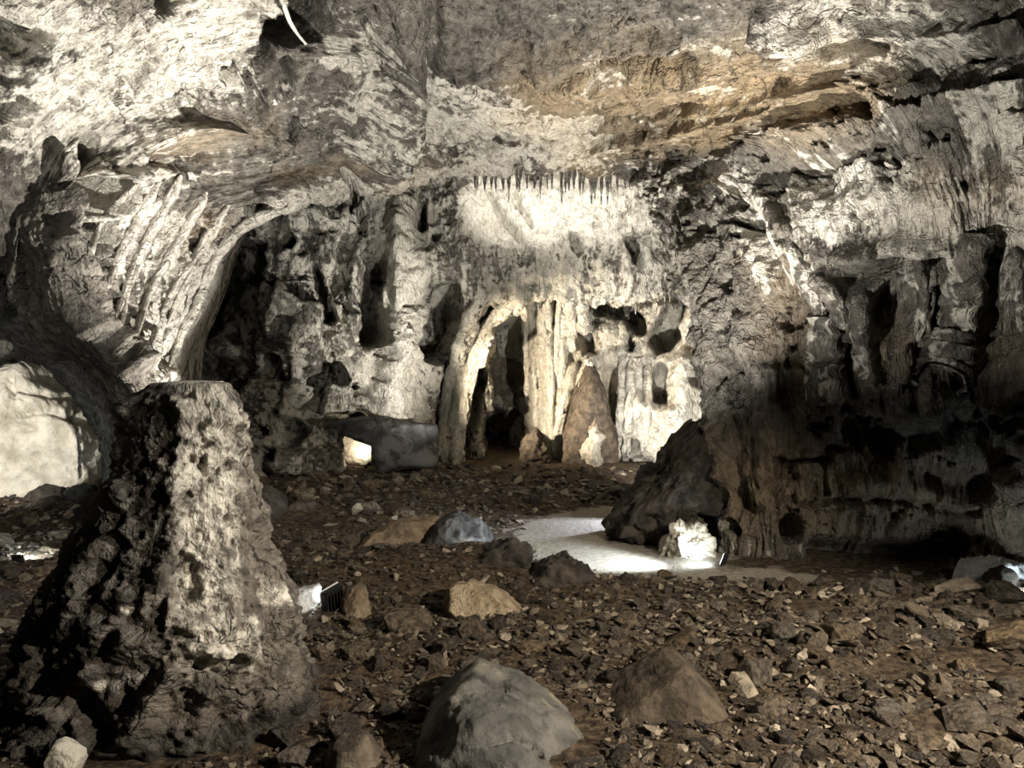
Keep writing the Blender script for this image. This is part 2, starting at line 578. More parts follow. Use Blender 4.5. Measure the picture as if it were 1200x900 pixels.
VS = [
    # upper left holes
    ([(-10, 35), (15, 50), (25, 60)], 17, -1.5, 'h'), ([(45, 42)], 9, -0.8, 'h'), ([(5, 95)], 8, -0.6, 'h'), ([(25, 115), (38, 122)], 6, -0.5, 'h'), ([(0, 130), (18, 127)], 9, -0.8, 'h'),
    ([(190, -5), (195, 15)], 9, -1.0, 'h'), ([(365, 0), (358, 25), (340, 35)], 22, -1.6, 'h'), ([(318, 30), (308, 70)], 9, -0.7, 'h'), ([(268, 84)], 10, -0.8, 'h'), ([(288, 90)], 7, -0.25, 'h'), ([(335, 75), (333, 92)], 8, -0.35, 'h'),
    ([(302, 95), (300, 115)], 6, -0.25, 'h'), ([(343, 136), (335, 160)], 6, -0.35, 'h'), ([(362, 150)], 24, 0.16), ([(322, 175)], 9, -0.15),
    # hooded hollows of the left wall
    ([(105, 170), (98, 195)], 14, -0.4, 'h'), ([(130, 175)], 14, -0.22), ([(92, 206), (125, 208), (158, 204)], 6, 0.20), ([(100, 225), (140, 228)], 20, -0.75, 'h'), ([(95, 255), (110, 270)], 16, -0.7, 'h'),
    ([(133, 255), (120, 290)], 9, -1.0, 'h'), ([(125, 245), (105, 275), (100, 300)], 4, 0.15), ([(60, 222), (82, 224)], 4, -0.3, 'h'),
    ([(185, 160), (225, 150), (290, 125)], 16, 0.25), ([(180, 190), (215, 192)], 9, -0.18, 'h'), ([(225, 200), (240, 185)], 8, -0.18), ([(310, 215), (370, 205)], 9, -0.2), ([(290, 240), (310, 238)], 6, -0.15, 'h'),
    # ribs of the pale leg
    ([(225, 215), (180, 295), (152, 370)], 4, -0.08), ([(255, 235), (210, 300), (180, 370)], 4, -0.08), ([(235, 270), (228, 300)], 7, -0.2, 'h'), ([(177, 360)], 6, -0.12, 'h'),
    # dark column face
    ([(80, 200), (72, 290), (105, 380), (155, 435)], 9, 0.22), ([(30, 260), (35, 340), (70, 410)], 14, 0.12), ([(5, 330), (15, 375), (45, 400)], 7, -0.22), ([(180, 445)], 16, 0.15),
    # left mass that ends in a corner against the vault
    ([(470, -20), (472, 60), (462, 130), (440, 180)], 26, 0.35), ([(505, -10), (510, 60), (500, 120), (470, 185)], 9, -0.22), ([(430, 20), (440, 80)], 6, -0.2), ([(400, 60), (408, 150)], 10, 0.12), ([(400, 195), (412, 212)], 8, -0.22, 'h'),
    # ceiling bands
    ([(290, 238), (420, 222), (560, 195), (700, 172), (850, 140), (1000, 100)], 8, 0.12), ([(420, 190), (560, 170), (690, 140), (830, 115)], 5, -0.10), ([(585, 153), (600, 158)], 6, -0.22, 'h'), ([(637, 157), (648, 155)], 6, -0.22, 'h'),
    ([(540, 80), (620, 70), (700, 50), (800, 35)], 10, 0.12), ([(520, 110), (600, 100), (700, 70), (820, 60)], 6, -0.12), ([(640, 80), (740, 95), (860, 70), (980, 60)], 14, 0.10), ([(690, 110), (780, 130), (900, 110), (990, 100)], 7, 0.10),
    ([(560, 205), (640, 205), (740, 205)], 7, -0.14), ([(600, 185), (612, 190)], 5, -0.2, 'h'), ([(680, 130), (760, 110)], 9, 0.08),
    # hanging blocks of the right vault
    ([(905, 5), (920, 25), (960, 35)], 14, 0.35), ([(900, 40), (950, 48), (1000, 55)], 6, -0.25), ([(1020, 105), (1050, 125), (1085, 125)], 20, 0.2), ([(1012, 118), (1035, 145)], 8, -0.2, 'h'), ([(1060, 150), (1095, 140)], 7, -0.18), ([(1015, 75), (1020, 100)], 8, 0.2),
    ([(1110, 20), (1125, 30)], 7, -0.25, 'h'), ([(1090, 35), (1100, 30)], 5, -0.3, 'h'), ([(1130, 68), (1160, 66)], 5, -0.25), ([(1000, 52), (1035, 60)], 6, -0.25), ([(1000, 20), (1080, 45), (1190, 50)], 14, 0.2),
    ([(900, 170), (960, 165), (1015, 165)], 26, 0.25), ([(912, 160), (905, 185)], 7, -0.3, 'h'), ([(930, 200), (1000, 195), (1040, 178)], 5, -0.16), ([(830, 180), (868, 172), (895, 165)], 4, -0.14), ([(870, 225), (876, 250)], 4, -0.3, 'h'), ([(840, 270), (905, 268)], 3, -0.2, 'h'),
    ([(1190, 120), (1120, 135), (1060, 160)], 7, 0.2), ([(1080, 215), (1150, 195), (1210, 185)], 14, -0.12), ([(900, 215), (960, 210)], 20, -0.1),
    # right wall: scalloped rim, draperies and columns
    ([(903, 245), (925, 285), (945, 325), (962, 360)], 9, 0.12), ([(880, 245), (905, 290), (925, 330)], 12, -0.1), ([(1000, 300), (1060, 282), (1130, 290)], 9, 0.22), ([(1000, 325), (1060, 305), (1110, 305)], 9, -0.3), ([(985, 330), (990, 372)], 11, 0.1),
    ([(1138, 290), (1122, 400)], 2.5, -0.1), ([(1125, 290), (1113, 390)], 2, -0.08), ([(1104, 330), (1096, 380)], 7, -0.3, 'h'), ([(1162, 300), (1152, 420)], 12, -0.2), ([(1190, 300), (1192, 380)], 8, 0.25),
    ([(1010, 350), (1008, 390), (1015, 440)], 9, 0.22), ([(990, 400), (1000, 460)], 5, -0.3), ([(1050, 350), (1040, 370)], 26, -0.25, 'h'), ([(1050, 420), (1060, 470)], 32, 0.12), ([(1080, 420), (1070, 470)], 8, -0.2),
    ([(935, 350), (935, 400), (920, 460)], 24, -0.28), ([(1000, 510), (1060, 520), (1110, 490)], 22, -0.28), ([(1085, 455), (1115, 465), (1100, 485)], 18, 0.30), ([(1060, 520), (1045, 560)], 7, 0.25), ([(1130, 470), (1150, 560)], 26, -0.25), ([(1090, 560), (1140, 570)], 16, -0.25),
    ([(820, 300), (845, 380), (850, 470), (850, 560)], 10, 0.14), ([(900, 440), (905, 520), (890, 580)], 12, 0.10), ([(925, 542), (975, 536)], 3, -0.25, 'h'), ([(965, 545), (970, 580)], 3, -0.2, 'h'), ([(940, 590), (1050, 588), (1150, 600)], 4, -0.12), ([(1000, 570), (1100, 575)], 12, 0.12),
    ([(925, 610), (928, 625)], 11, -0.5, 'h'), ([(858, 613), (865, 620)], 7, -0.3, 'h'), ([(960, 645), (1050, 650), (1120, 640)], 16, -0.3), ([(1010, 500), (1020, 540)], 3, 0.18), ([(1180, 560), (1200, 570)], 10, 0.2), ([(870, 570), (880, 595)], 12, -0.15),
]
disp += 1.35 * strokes(V, VS, warp=4.5, mask=front)
edge_soft = 0.35 + 0.65 * sstep(TV, 0.2, 0.9)
V2 = V + n * (disp * edge_soft)[:, None]

brown = field(V, [
    ([(640, 110), (760, 95), (900, 85), (990, 95)], 64, 0.95), ([(680, 180), (850, 155)], 28, 0.65), ([(840, 130), (1000, 150)], 28, 0.5), ([(440, 205), (560, 190)], 18, 0.4),
    ([(200, 175), (290, 140)], 35, 0.5), ([(330, 210), (410, 195)], 16, 0.45), ([(215, 290), (240, 260)], 26, 0.45), ([(1050, 125)], 30, 0.45), ([(1100, 230), (1200, 220)], 40, 0.4), ([(920, 320), (940, 440)], 45, 0.5), ([(880, 570), (1000, 560), (1200, 620)], 75, 0.7), ([(1040, 400), (1200, 420)], 50, 0.4), ([(960, 185)], 26, 0.35)]) - 0.12
crust = 0.42 + field(V, [
    ([(60, 150), (200, 60), (260, 20)], 80, 0.24), ([(-20, 20), (100, 20)], 30, 0.2), ([(150, 260), (220, 330), (190, 420)], 55, 0.22), ([(500, 140), (600, 140), (680, 150)], 40, 0.22), ([(420, 60), (430, 150)], 40, 0.15), ([(330, 240), (480, 210), (600, 190)], 16, 0.25),
    ([(940, 20), (1100, 60)], 40, 0.2), ([(920, 270), (1000, 240), (1100, 250), (1200, 270)], 55, 0.22), ([(850, 330), (870, 500)], 40, -0.06), ([(760, 230), (860, 210)], 30, 0.14), ([(30, 300), (120, 470)], 50, -0.25), ([(700, 60), (900, 110)], 60, 0.04), ([(560, 60), (640, 60)], 40, -0.15),
    ([(960, 500), (1150, 560)], 90, -0.22), ([(1150, 140), (1200, 170)], 30, 0.15), ([(330, 60)], 40, -0.15)])
fac = grid_faces(NU, NV)
uf = tu[(np.arange(len(fac)) // (NV - 1))]
uf = uf + 0.25 * np.sin(np.arange(len(fac)) % (NV - 1) * 0.05)
AT = {'flow': fl, 'brown': brown, 'crust': crust}
for nm, lo, hi, lab in (('wall_left', -9, 6.6, 'pale fluted limestone wall and dark leaning column on the left of the cave'),
                        ('ceiling', 6.6, 11.2, 'low streaked ochre and white limestone vault over the chamber'),
                        ('wall_right', 11.2, 99, 'shaded brown limestone wall with draperies on the right of the cave')):
    f = fac[(uf >= lo) & (uf < hi)]
    v_, f_, a_ = compact(V2, f, AT)
    ob = link(nm, mesh_from(nm, v_, f_, a_), M_VAULT, kind='structure', label=lab)
WALL_L, CEIL, WALL_R = bpy.data.objects['wall_left'], bpy.data.objects['ceiling'], bpy.data.objects['wall_right']



def spike(name, p0, p1, r0, parent, mat, seed=0, bend=0.0, tip=0.15):
    """a tapering stalactite between two points"""
    p0, p1 = np.array(p0, float), np.array(p1, float)
    rg = np.random.RandomState(seed)
    n_, m_ = 9, 9
    ax = p1 - p0
    L = np.linalg.norm(ax)
    sd = np.cross(ax, [0, 1, 0.01])
    sd /= np.linalg.norm(sd)
    s2 = np.cross(ax, sd)
    s2 /= np.linalg.norm(s2)
    vs = []
    for k in range(n_):
        t = k / (n_ - 1)
        c_ = ax * t + sd * bend * L * math.sin(t * math.pi)
        r_ = r0 * (1 - (1 - tip) * t ** 0.8) * (1 + 0.25 * rg.normal() * (0.3 + t * .5) * .6)
        for j in range(m_):
            an = 2 * math.pi * j / m_
            vs.append(c_ + (sd * math.cos(an) + s2 * math.sin(an)) * r_ * (1 + 0.12 * rg.normal()))
    V_ = np.array(vs)
    f_ = grid_faces(n_, m_, wrap=True)
    me = mesh_from(name, V_, f_, {'flow': V_[:, [0, 2, 1]], 'brown': np.full(len(V_), -0.1), 'crust': np.full(len(V_), 0.5)})
    o = link(name, me, mat, parent)
    o.location = p0
    return o


def surf_depth(SV, SQ, px, py, r=5.0):
    dd = np.hypot(SQ[:, 0] - px, SQ[:, 1] - py)
    m = dd < r
    if not m.any():
        return SV[np.argmin(dd), 1]
    return np.percentile(SV[m, 1], 25)


def rib(name, SV, SQ, pts, r0, r1, parent, mat, seed=0, flute=0.12, crust=0.55, brown=-0.15, sink=0.35, taper=True):
    """a rounded calcite rib or column lying on a rock surface along a row of points"""
    pts = np.array(pts, float)
    n_, m_ = 70, 22
    L = np.concatenate([[0], np.cumsum(np.hypot(*np.diff(pts, axis=0).T))])
    C = crom(pts[:, None, :], np.interp(np.linspace(0, L[-1], n_), L, np.arange(len(pts))))[:, 0, :]
    dp = np.array([surf_depth(SV, SQ, *c_) for c_ in C])
    k5 = np.ones(11) / 11
    dp = np.convolve(np.pad(dp, 5, 'edge'), k5, 'valid')
    rp = np.linspace(r0, r1, n_) * (1 + 0.10 * np.sin(np.arange(n_) * 0.5 + seed))
    if taper:
        e_ = np.linspace(0, 1, n_)
        rp *= np.clip(np.minimum(e_, 1 - e_) * 9, 0.05, 1) ** 0.5
    rm = rp * dp / F
    cen = np.stack([P(c_[0], c_[1], d0) for c_, d0 in zip(C, dp)]) + np.stack([0 * rm, sink * rm, 0 * rm], 1)
    tg = np.gradient(cen, axis=0)
    tg /= np.linalg.norm(tg, axis=1, keepdims=True)
    sd = np.cross(tg, [0, 1.0, 0])
    sd /= np.linalg.norm(sd, axis=1, keepdims=True)
    s2 = np.cross(tg, sd)
    an = np.linspace(0, 2 * math.pi, m_, endpoint=False)
    V_ = cen[:, None, :] + rm[:, None, None] * (np.cos(an)[None, :, None] * sd[:, None, :] + np.sin(an)[None, :, None] * s2[:, None, :])
    V_ = V_.reshape(-1, 3)
    N_ = V_ - np.repeat(cen, m_, axis=0)
    ang_ = np.tile(an, n_)
    fl_ = np.stack([np.cos(ang_) * 1.6, np.sin(ang_) * 1.6, np.repeat(np.arange(n_) * 0.03, m_)], 1)
    V_ = V_ + N_ * (flute * 2.0 * (ridged(fl_ + seed, 2, 0.5, seed) - 0.3) + 0.5 * fbm(V_ * 3.5, 4, 0.6, seed + 3))[:, None]
    o0 = cen[-1]
    fw_ = np.stack([ang_ * np.repeat(rm, m_), np.repeat(np.arange(n_), m_) * L[-1] / n_ * dp.mean() / F, 0 * ang_], 1)
    me = mesh_from(name, V_ - o0, grid_faces(n_, m_, wrap=True), {'flow': fw_, 'brown': np.full(len(V_), brown), 'crust': np.full(len(V_), crust)})
    o = link(name, me, mat, parent)
    o.location = o0
    return o


SVf = V2[TV > 0.9]
SQf = project(SVf)
for k, (pts, r0, r1) in enumerate([
        ([(212, 205), (170, 285), (147, 345), (140, 405)], 7, 3), ([(242, 225), (198, 300), (170, 355), (152, 420)], 7, 3), ([(268, 240), (228, 300), (192, 360), (170, 425)], 6, 3),
        ([(338, 243), (288, 262), (254, 300), (234, 345), (214, 385), (197, 432)], 8, 5), ([(185, 215), (142, 290), (120, 350)], 6, 3), ([(195, 235), (160, 300), (132, 380)], 4, 3), ([(258, 262), (222, 320), (196, 380)], 4, 3), ([(160, 215), (118, 262), (100, 320)], 5, 3)]):
    rib('rib', SVf, SQf, pts, r0, r1, WALL_L, M_VAULT, 200 + k, crust=0.62)
for k, (nm, pts, r0, r1, tp) in enumerate([
        ('column', [(1140, 272), (1130, 335), (1119, 394)], 19, 20, False), ('column', [(1119, 388), (1112, 420), (1103, 450)], 22, 27, False), ('drapery_fold', [(900, 236), (925, 290), (948, 335), (966, 374)], 10, 9, True),
        ('drapery_fold', [(950, 322), (976, 350), (990, 386)], 11, 8, True), ('column', [(970, 372), (968, 420), (966, 472)], 18, 20, False), ('column', [(1012, 340), (1008, 385), (1014, 445)], 9, 9, True), ('drapery_fold', [(1190, 290), (1196, 390)], 9, 7, True),
        ('drapery_fold', [(1075, 300), (1082, 345), (1076, 400)], 7, 5, True)]):
    rib(nm, SVf, SQf, pts, r0, r1, WALL_R, M_VAULT, 230 + k, 0.16, 0.5, 0.05, 0.2, tp)

rs = np.random.RandomState(3)
for k in range(30):
    x_ = 556 + k * 6.2 + rs.uniform(-3, 3)
    d0 = 13.25 + rs.uniform(-0.1, 0.25)
    ln = rs.choice([10, 14, 18, 26]) * rs.uniform(0.8, 1.1)
    spike('stalactite', P(x_, 196, d0), P(x_ + rs.uniform(-1, 1), 212 + ln, d0), rs.uniform(0.035, 0.07), CEIL, M_VAULT, k)
for k in range(14):
    x_ = 278 + k * 11 + rs.uniform(-4, 4)
    y_ = np.interp(x_, [278, 330, 420], [262, 236, 232])
    d0 = np.interp(x_, [278, 330, 420], [10.75, 10.85, 11.6])
    spike('stalactite', P(x_, y_ - 12, d0), P(x_ + rs.uniform(-1, 1), y_ + rs.uniform(6, 16), d0), rs.uniform(0.02, 0.04), WALL_L, M_VAULT, 50 + k)
spike('stalactite', P(333, 6, 8.0), P(359, 52, 8.15), 0.028, WALL_L, M_PALE, 90, -0.08, 0.5)

# ------------------------------------------------------------------ back chamber
XS = [-160, 0, 130, 250, 330, 420, 520, 600, 680, 760, 830, 900, 960]
rows = []
for x, dt, dm, dl, db in zip(XS,
                             [13.5, 14.5, 15, 14.8, 14.6, 15.0, 15.4, 15.8, 15.8, 15.6, 15, 14, 13],     # top
                             [13.5, 14.5, 15, 14.4, 13.8, 14.2, 14.6, 14.7, 14.7, 14.8, 15, 14, 13],     # shelf front
                             [13.5, 14.5, 15, 14.6, 13.6, 14.3, 15.6, 16.4, 16.4, 15.8, 15, 14, 13],     # below the shelf
                             [13.3, 14.4, 14.8, 14.2, 13.2, 14.2, 15.6, 16.3, 16.3, 15.2, 14.4, 13.6, 12.6]):   # floor
    rows.append([(x, 90, dt + 0.8), (x, 190, dt), (x, 290, dm), (x, 338, dm - .05), (x, 356, dl - .2), (x, 420, dl), (x, 500, db + .1), (x, 552, db), (x, 640, db)])
NX, NY = 520, 330
tu = np.linspace(0, len(XS) - 1, NX)
tv = np.linspace(0, 8, NY)
tuw = np.interp(tu, np.linspace(0, 12, 5), [0, 2.6, 6.2, 9.6, 12])
B = sheet(rows, tuw, tv)
N = grid_normals(B)
if N[NX // 2, NY // 2, 1] > 0:
    N = -N
FL = grid_flow(B)[:, :, [1, 0, 2]]
V, n, fl = B.reshape(-1, 3), N.reshape(-1, 3), FL.reshape(-1, 3)
ff = fl + 0.3 * np.stack([fbm(V * .9, 2, .5, 3), fbm(V * .9, 2, .5, 4), 0 * V[:, 0]], axis=1)
disp = 0.30 * fbm(V * 0.8, 3, 0.5, 101) + 0.20 * fbm(V * 1.8, 3, 0.55, 105)
q = project(V)
left = 1 - sstep(q[:, 0], 420, 520)
disp += 0.20 * ridged(ff * np.array([1.8, 0.55, 1]), 3, 0.55, 111) * (0.4 + left)
disp += 0.09 * ridged(ff * np.array([4.0, 1.7, 1]), 4, 0.65, 121)
disp += 0.13 * fbm(V * 4.5, 4, 0.64, 131)
disp -= 0.30 * sstep(fbm(V * 2.4, 3, 0.6, 141), 0.16, 0.34) * (0.35 + left)
BS = [
    ([(470, 255), (470, 330), (458, 400), (452, 490)], 17, 0.55, 'g', 30), ([(440, 310), (428, 345), (430, 395)], 13, -1.0, 'h'), ([(518, 340), (522, 368), (508, 405)], 20, -1.3, 'h'), ([(496, 240), (493, 275)], 6, -0.7, 'h'), ([(510, 283)], 6, -0.35, 'h'),
    ([(430, 250), (445, 240), (475, 235)], 8, 0.25), ([(412, 320), (420, 340)], 12, 0.3), ([(415, 350), (405, 400)], 14, 0.25),
    ([(555, 348), (620, 336), (700, 342), (795, 346)], 6, 0.15), ([(560, 300), (640, 300), (740, 310)], 30, 0.15), ([(540, 240), (545, 320)], 28, 0.25), ([(500, 310), (510, 335)], 14, 0.4), ([(515, 300), (525, 330)], 9, 0.3),
    ([(570, 230), (600, 270), (612, 300)], 4, -0.18), ([(600, 230), (620, 270)], 3, -0.15), ([(740, 290), (745, 310)], 9, -0.5, 'h'), ([(670, 290), (675, 300)], 6, -0.25, 'h'),
    ([(612, 345), (585, 368), (562, 400), (545, 470), (530, 545)], 9, 0.55), ([(560, 348), (540, 400), (520, 480), (522, 545)], 8, 0.45), ([(528, 430), (514, 500)], 10, -0.6, 'h'), ([(556, 440), (545, 530)], 9, -0.6, 'h'), ([(575, 470), (570, 530)], 6, 0.3),
    ([(602, 395), (600, 440), (604, 520)], 24, -1.6, 'h'), ([(585, 500), (592, 540)], 20, -1.2, 'h'), ([(725, 520), (730, 545)], 10, -0.8, 'h'),
    ([(614, 352), (618, 470)], 3.5, 0.28), ([(628, 355), (632, 500)], 4, -0.35), ([(640, 352), (645, 520)], 3, 0.2), ([(652, 352), (650, 420)], 2.5, -0.2), ([(660, 350), (655, 480)], 8, 0.25), ([(668, 350), (672, 410)], 9, 0.2),
    ([(690, 424), (690, 480), (702, 540)], 9, 0.85, 'h', 30), ([(672, 430), (655, 500), (650, 540)], 6, 0.4), ([(626, 525)], 17, 0.7, 'h'), ([(718, 440), (722, 500)], 9, -0.5, 'h'), ([(612, 490), (618, 540)], 8, -0.5, 'h'),
    ([(685, 358), (685, 385)], 7, 0.45, 'h'), ([(700, 360), (740, 365), (750, 385)], 9, -0.8, 'h'), ([(712, 390), (714, 430)], 16, 0.25), ([(735, 375), (738, 410)], 3, -0.5, 'h'), ([(690, 395), (692, 415)], 6, -0.4),
    ([(748, 400), (742, 460), (725, 545)], 20, 0.35, 'g', 28), ([(735, 420), (732, 545)], 2.5, 0.12), ([(744, 430), (742, 540)], 2.5, 0.12), ([(752, 430), (752, 520)], 2.5, -0.14), ([(775, 435), (772, 465)], 9, -0.9, 'h'), ([(797, 325), (790, 370), (775, 400)], 14, -1.0, 'h'), ([(805, 430), (800, 530)], 18, 0.4), ([(820, 450)], 8, -0.3, 'h'), ([(745, 510), (748, 530)], 7, -0.6, 'h'),
    ([(735, 355), (790, 352)], 5, -0.3), ([(700, 540), (760, 545)], 10, -0.3), ([(760, 480), (790, 490)], 9, 0.25),
    # pitted left half of the back wall
    ([(250, 350), (232, 400), (225, 440)], 26, -1.4, 'h'), ([(270, 290), (262, 320)], 12, -0.8, 'h'), ([(311, 300), (303, 330)], 10, -0.8, 'h'), ([(340, 292)], 6, -0.45, 'h'), ([(367, 318), (372, 335)], 6, -0.5, 'h'), ([(376, 345), (378, 370)], 6, -0.6, 'h'), ([(310, 344), (345, 346), (370, 350)], 3, -0.35, 'h'),
    ([(380, 295), (378, 310)], 15, 0.3), ([(330, 420), (318, 455), (308, 480)], 8, 0.35), ([(348, 380), (345, 450), (340, 490)], 6, 0.3), ([(327, 420), (325, 445)], 7, -0.5, 'h'), ([(375, 430), (365, 480)], 9, -0.6, 'h'), ([(388, 430), (392, 445)], 8, -0.45, 'h'), ([(412, 457)], 6, -0.45, 'h'),
    ([(345, 505), (340, 515)], 11, -0.7, 'h'), ([(312, 508)], 6, -0.4, 'h'), ([(382, 495), (395, 490)], 9, -0.5, 'h'), ([(285, 400), (290, 412)], 14, 0.4), ([(300, 440), (290, 470)], 16, -0.35), ([(350, 535), (370, 545)], 26, 0.35, 'h'), ([(295, 540), (305, 560)], 18, 0.35), ([(335, 556), (380, 556)], 2.5, -0.2, 'h'), ([(340, 530), (380, 527)], 2.5, -0.15, 'h'),
    ([(300, 270), (400, 262), (440, 255)], 12, 0.15), ([(400, 430), (410, 440)], 12, 0.25), ([(415, 500), (418, 540)], 18, -1.0, 'h'),
]
sdisp = 1.5 * strokes(V, BS, warp=3.2, wseed=150)
sc = (q[:, 0] > 440) & (q[:, 0] < 500) & (q[:, 1] > 245) & (q[:, 1] < 420)
disp += np.where(sc, 0.10 * ridged(V * np.array([1.5, 1.5, 4.2]), 3, 0.6, 161), 0)
nd_ = n * 0.35 + np.array([0, -0.65, 0])
V2 = V + n * disp[:, None] + nd_ * sdisp[:, None]
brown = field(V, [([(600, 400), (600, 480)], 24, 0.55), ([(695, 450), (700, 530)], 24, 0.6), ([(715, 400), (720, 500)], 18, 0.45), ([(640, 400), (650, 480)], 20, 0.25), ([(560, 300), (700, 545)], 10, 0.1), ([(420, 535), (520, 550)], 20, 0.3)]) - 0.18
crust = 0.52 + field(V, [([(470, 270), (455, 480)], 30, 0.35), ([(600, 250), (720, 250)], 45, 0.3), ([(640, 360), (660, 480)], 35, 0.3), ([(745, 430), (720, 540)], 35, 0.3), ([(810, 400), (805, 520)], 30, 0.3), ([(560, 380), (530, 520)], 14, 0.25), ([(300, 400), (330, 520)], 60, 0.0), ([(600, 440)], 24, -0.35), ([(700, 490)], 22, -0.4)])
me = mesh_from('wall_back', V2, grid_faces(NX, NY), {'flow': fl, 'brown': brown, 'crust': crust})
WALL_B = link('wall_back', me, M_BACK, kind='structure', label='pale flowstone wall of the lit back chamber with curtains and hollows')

SVb, SQb = V2, project(V2)
for k, (pts, r0, r1) in enumerate([
        ([(612, 347), (585, 368), (562, 400), (546, 470), (532, 548)], 9, 6), ([(560, 350), (540, 400), (522, 480), (522, 548)], 8, 7), ([(614, 352), (617, 410), (618, 475)], 4.5, 3), ([(642, 350), (645, 430), (647, 525)], 4.5, 4), ([(656, 350), (653, 400), (652, 440)], 4, 3),
        ([(668, 350), (670, 385), (673, 415)], 8, 5), ([(680, 352), (684, 372), (686, 392)], 8, 5), ([(730, 415), (728, 480), (720, 548)], 5, 6), ([(739, 420), (738, 480), (732, 548)], 5, 5), ([(749, 420), (748, 470), (744, 530)], 5, 5), ([(759, 425), (760, 470), (757, 520)], 5, 4), ([(676, 425), (660, 480), (650, 540)], 6, 5), ([(730, 380), (728, 410), (733, 440)], 6, 4)]):
    rib('curtain_fold', SVb, SQb, pts, r0, r1, WALL_B, M_BACK, 260 + k, 0.14, 0.7, -0.1)
for k in range(26):
    x_ = 600 + k * 7.4 + rs.uniform(-3, 3)
    d0 = np.interp(x_, [600, 760, 800], [14.6, 14.7, 14.9]) + rs.uniform(0, 0.5)
    spike('stalactite', P(x_, 338, d0), P(x_ + rs.uniform(-1, 1), 350 + rs.choice([3, 6, 10, 18]), d0), rs.uniform(0.03, 0.06), WALL_B, M_BACK, 120 + k)

# ================================================================== FLOOR
PATHPOLY = np.array([PF(px, py)[:2] for px, py in [(588, 640), (600, 615), (640, 602), (700, 592), (760, 592), (860, 592), (900, 610), (860, 664), (1000, 668), (1120, 672), (1120, 686), (1000, 690), (850, 684), (760, 680), (690, 674), (620, 658)]])


def in_poly(x, y, poly):
    c = np.zeros(len(x), bool)
    j = len(poly) - 1
    for i in range(len(poly)):
        xi, yi = poly[i]
        xj, yj = poly[j]
        c ^= ((yi > y) != (yj > y)) & (x < (xj - xi) * (y - yi) / (yj - yi + 1e-12) + xi)
        j = i
    return c


def poly_dist(x, y, poly):
    """signed distance, positive inside"""
    best = np.full(len(x), 1e9)
    for i in range(len(poly)):
        a, b = poly[i - 1], poly[i]
        ab = b - a
        t = np.clip(((x - a[0]) * ab[0] + (y - a[1]) * ab[1]) / (ab @ ab + 1e-12), 0, 1)
        best = np.minimum(best, np.hypot(x - a[0] - t * ab[0], y - a[1] - t * ab[1]))
    return np.where(in_poly(x, y, poly), best, -best)


def gauss(x, y, cx, cy, sx, sy, h):
    return h * np.exp(-((x - cx) / sx) ** 2 - ((y - cy) / sy) ** 2)


def floor_z(x, y):
    x = np.asarray(x, float)
    y = np.asarray(y, float)
    p = np.stack([x, y, 0 * x], axis=1)
    pd = poly_dist(x, y, PATHPOLY)
    rough = 1 - sstep(pd, -0.5, 0.1)
    z = rough * (0.10 * fbm(p * 0.7, 3, 0.5, 201) + 0.05 * fbm(p * 2.3, 3, 0.55, 205) + 0.02)
    z += gauss(x, y, -0.2, 7.2, 1.6, 0.8, 0.16) * rough
    z += gauss(x, y, 3.2, 5.2, 1.5, 1.2, 0.14) * rough
    z += gauss(x, y, -2.2, 11.5, 2.5, 2.0, 0.22) * rough
    z += gauss(x, y, -1.4, 4.0, 1.4, 1.0, -0.03)
    z += sstep(y, 11.5, 15.5) * 0.15
    return z


NF = 320
xs = np.linspace(-12, 9, NF)
ys = np.concatenate([np.linspace(-2.5, 2.5, 30, endpoint=False), np.linspace(2.5, 9, 180, endpoint=False), np.linspace(9, 19, NF - 210)])
X, Y = np.meshgrid(xs, ys, indexing='ij')
x, y = X.ravel(), Y.ravel()
z = floor_z(x, y)
path = sstep(poly_dist(x, y, PATHPOLY), -0.3, 0.45) * (1 - 0.6 * sstep(x - 0.1 * y, 1.6, 2.2))
me = mesh_from('floor', np.stack([x, y, z], axis=1), grid_faces(NF, NF, flip=True), {'path': path})
FLOOR = link('floor', me, M_FLOOR, kind='structure', label='dark earth cave floor with a pale sandy path curving through the rubble')


# ================================================================== ROCK BODIES
def icosphere(level):
    bm = bmesh.new()
    bmesh.ops.create_icosphere(bm, subdivisions=level, radius=1.0)
    v = np.array([p.co for p in bm.verts])
    f = np.array([[l.index for l in t.verts] for t in bm.faces])
    bm.free()
    return v, f


ICO = {k: icosphere(k) for k in (4, 5, 6)}


FOOT = [(-1.8, 4.15, 0.85, 0.72)]


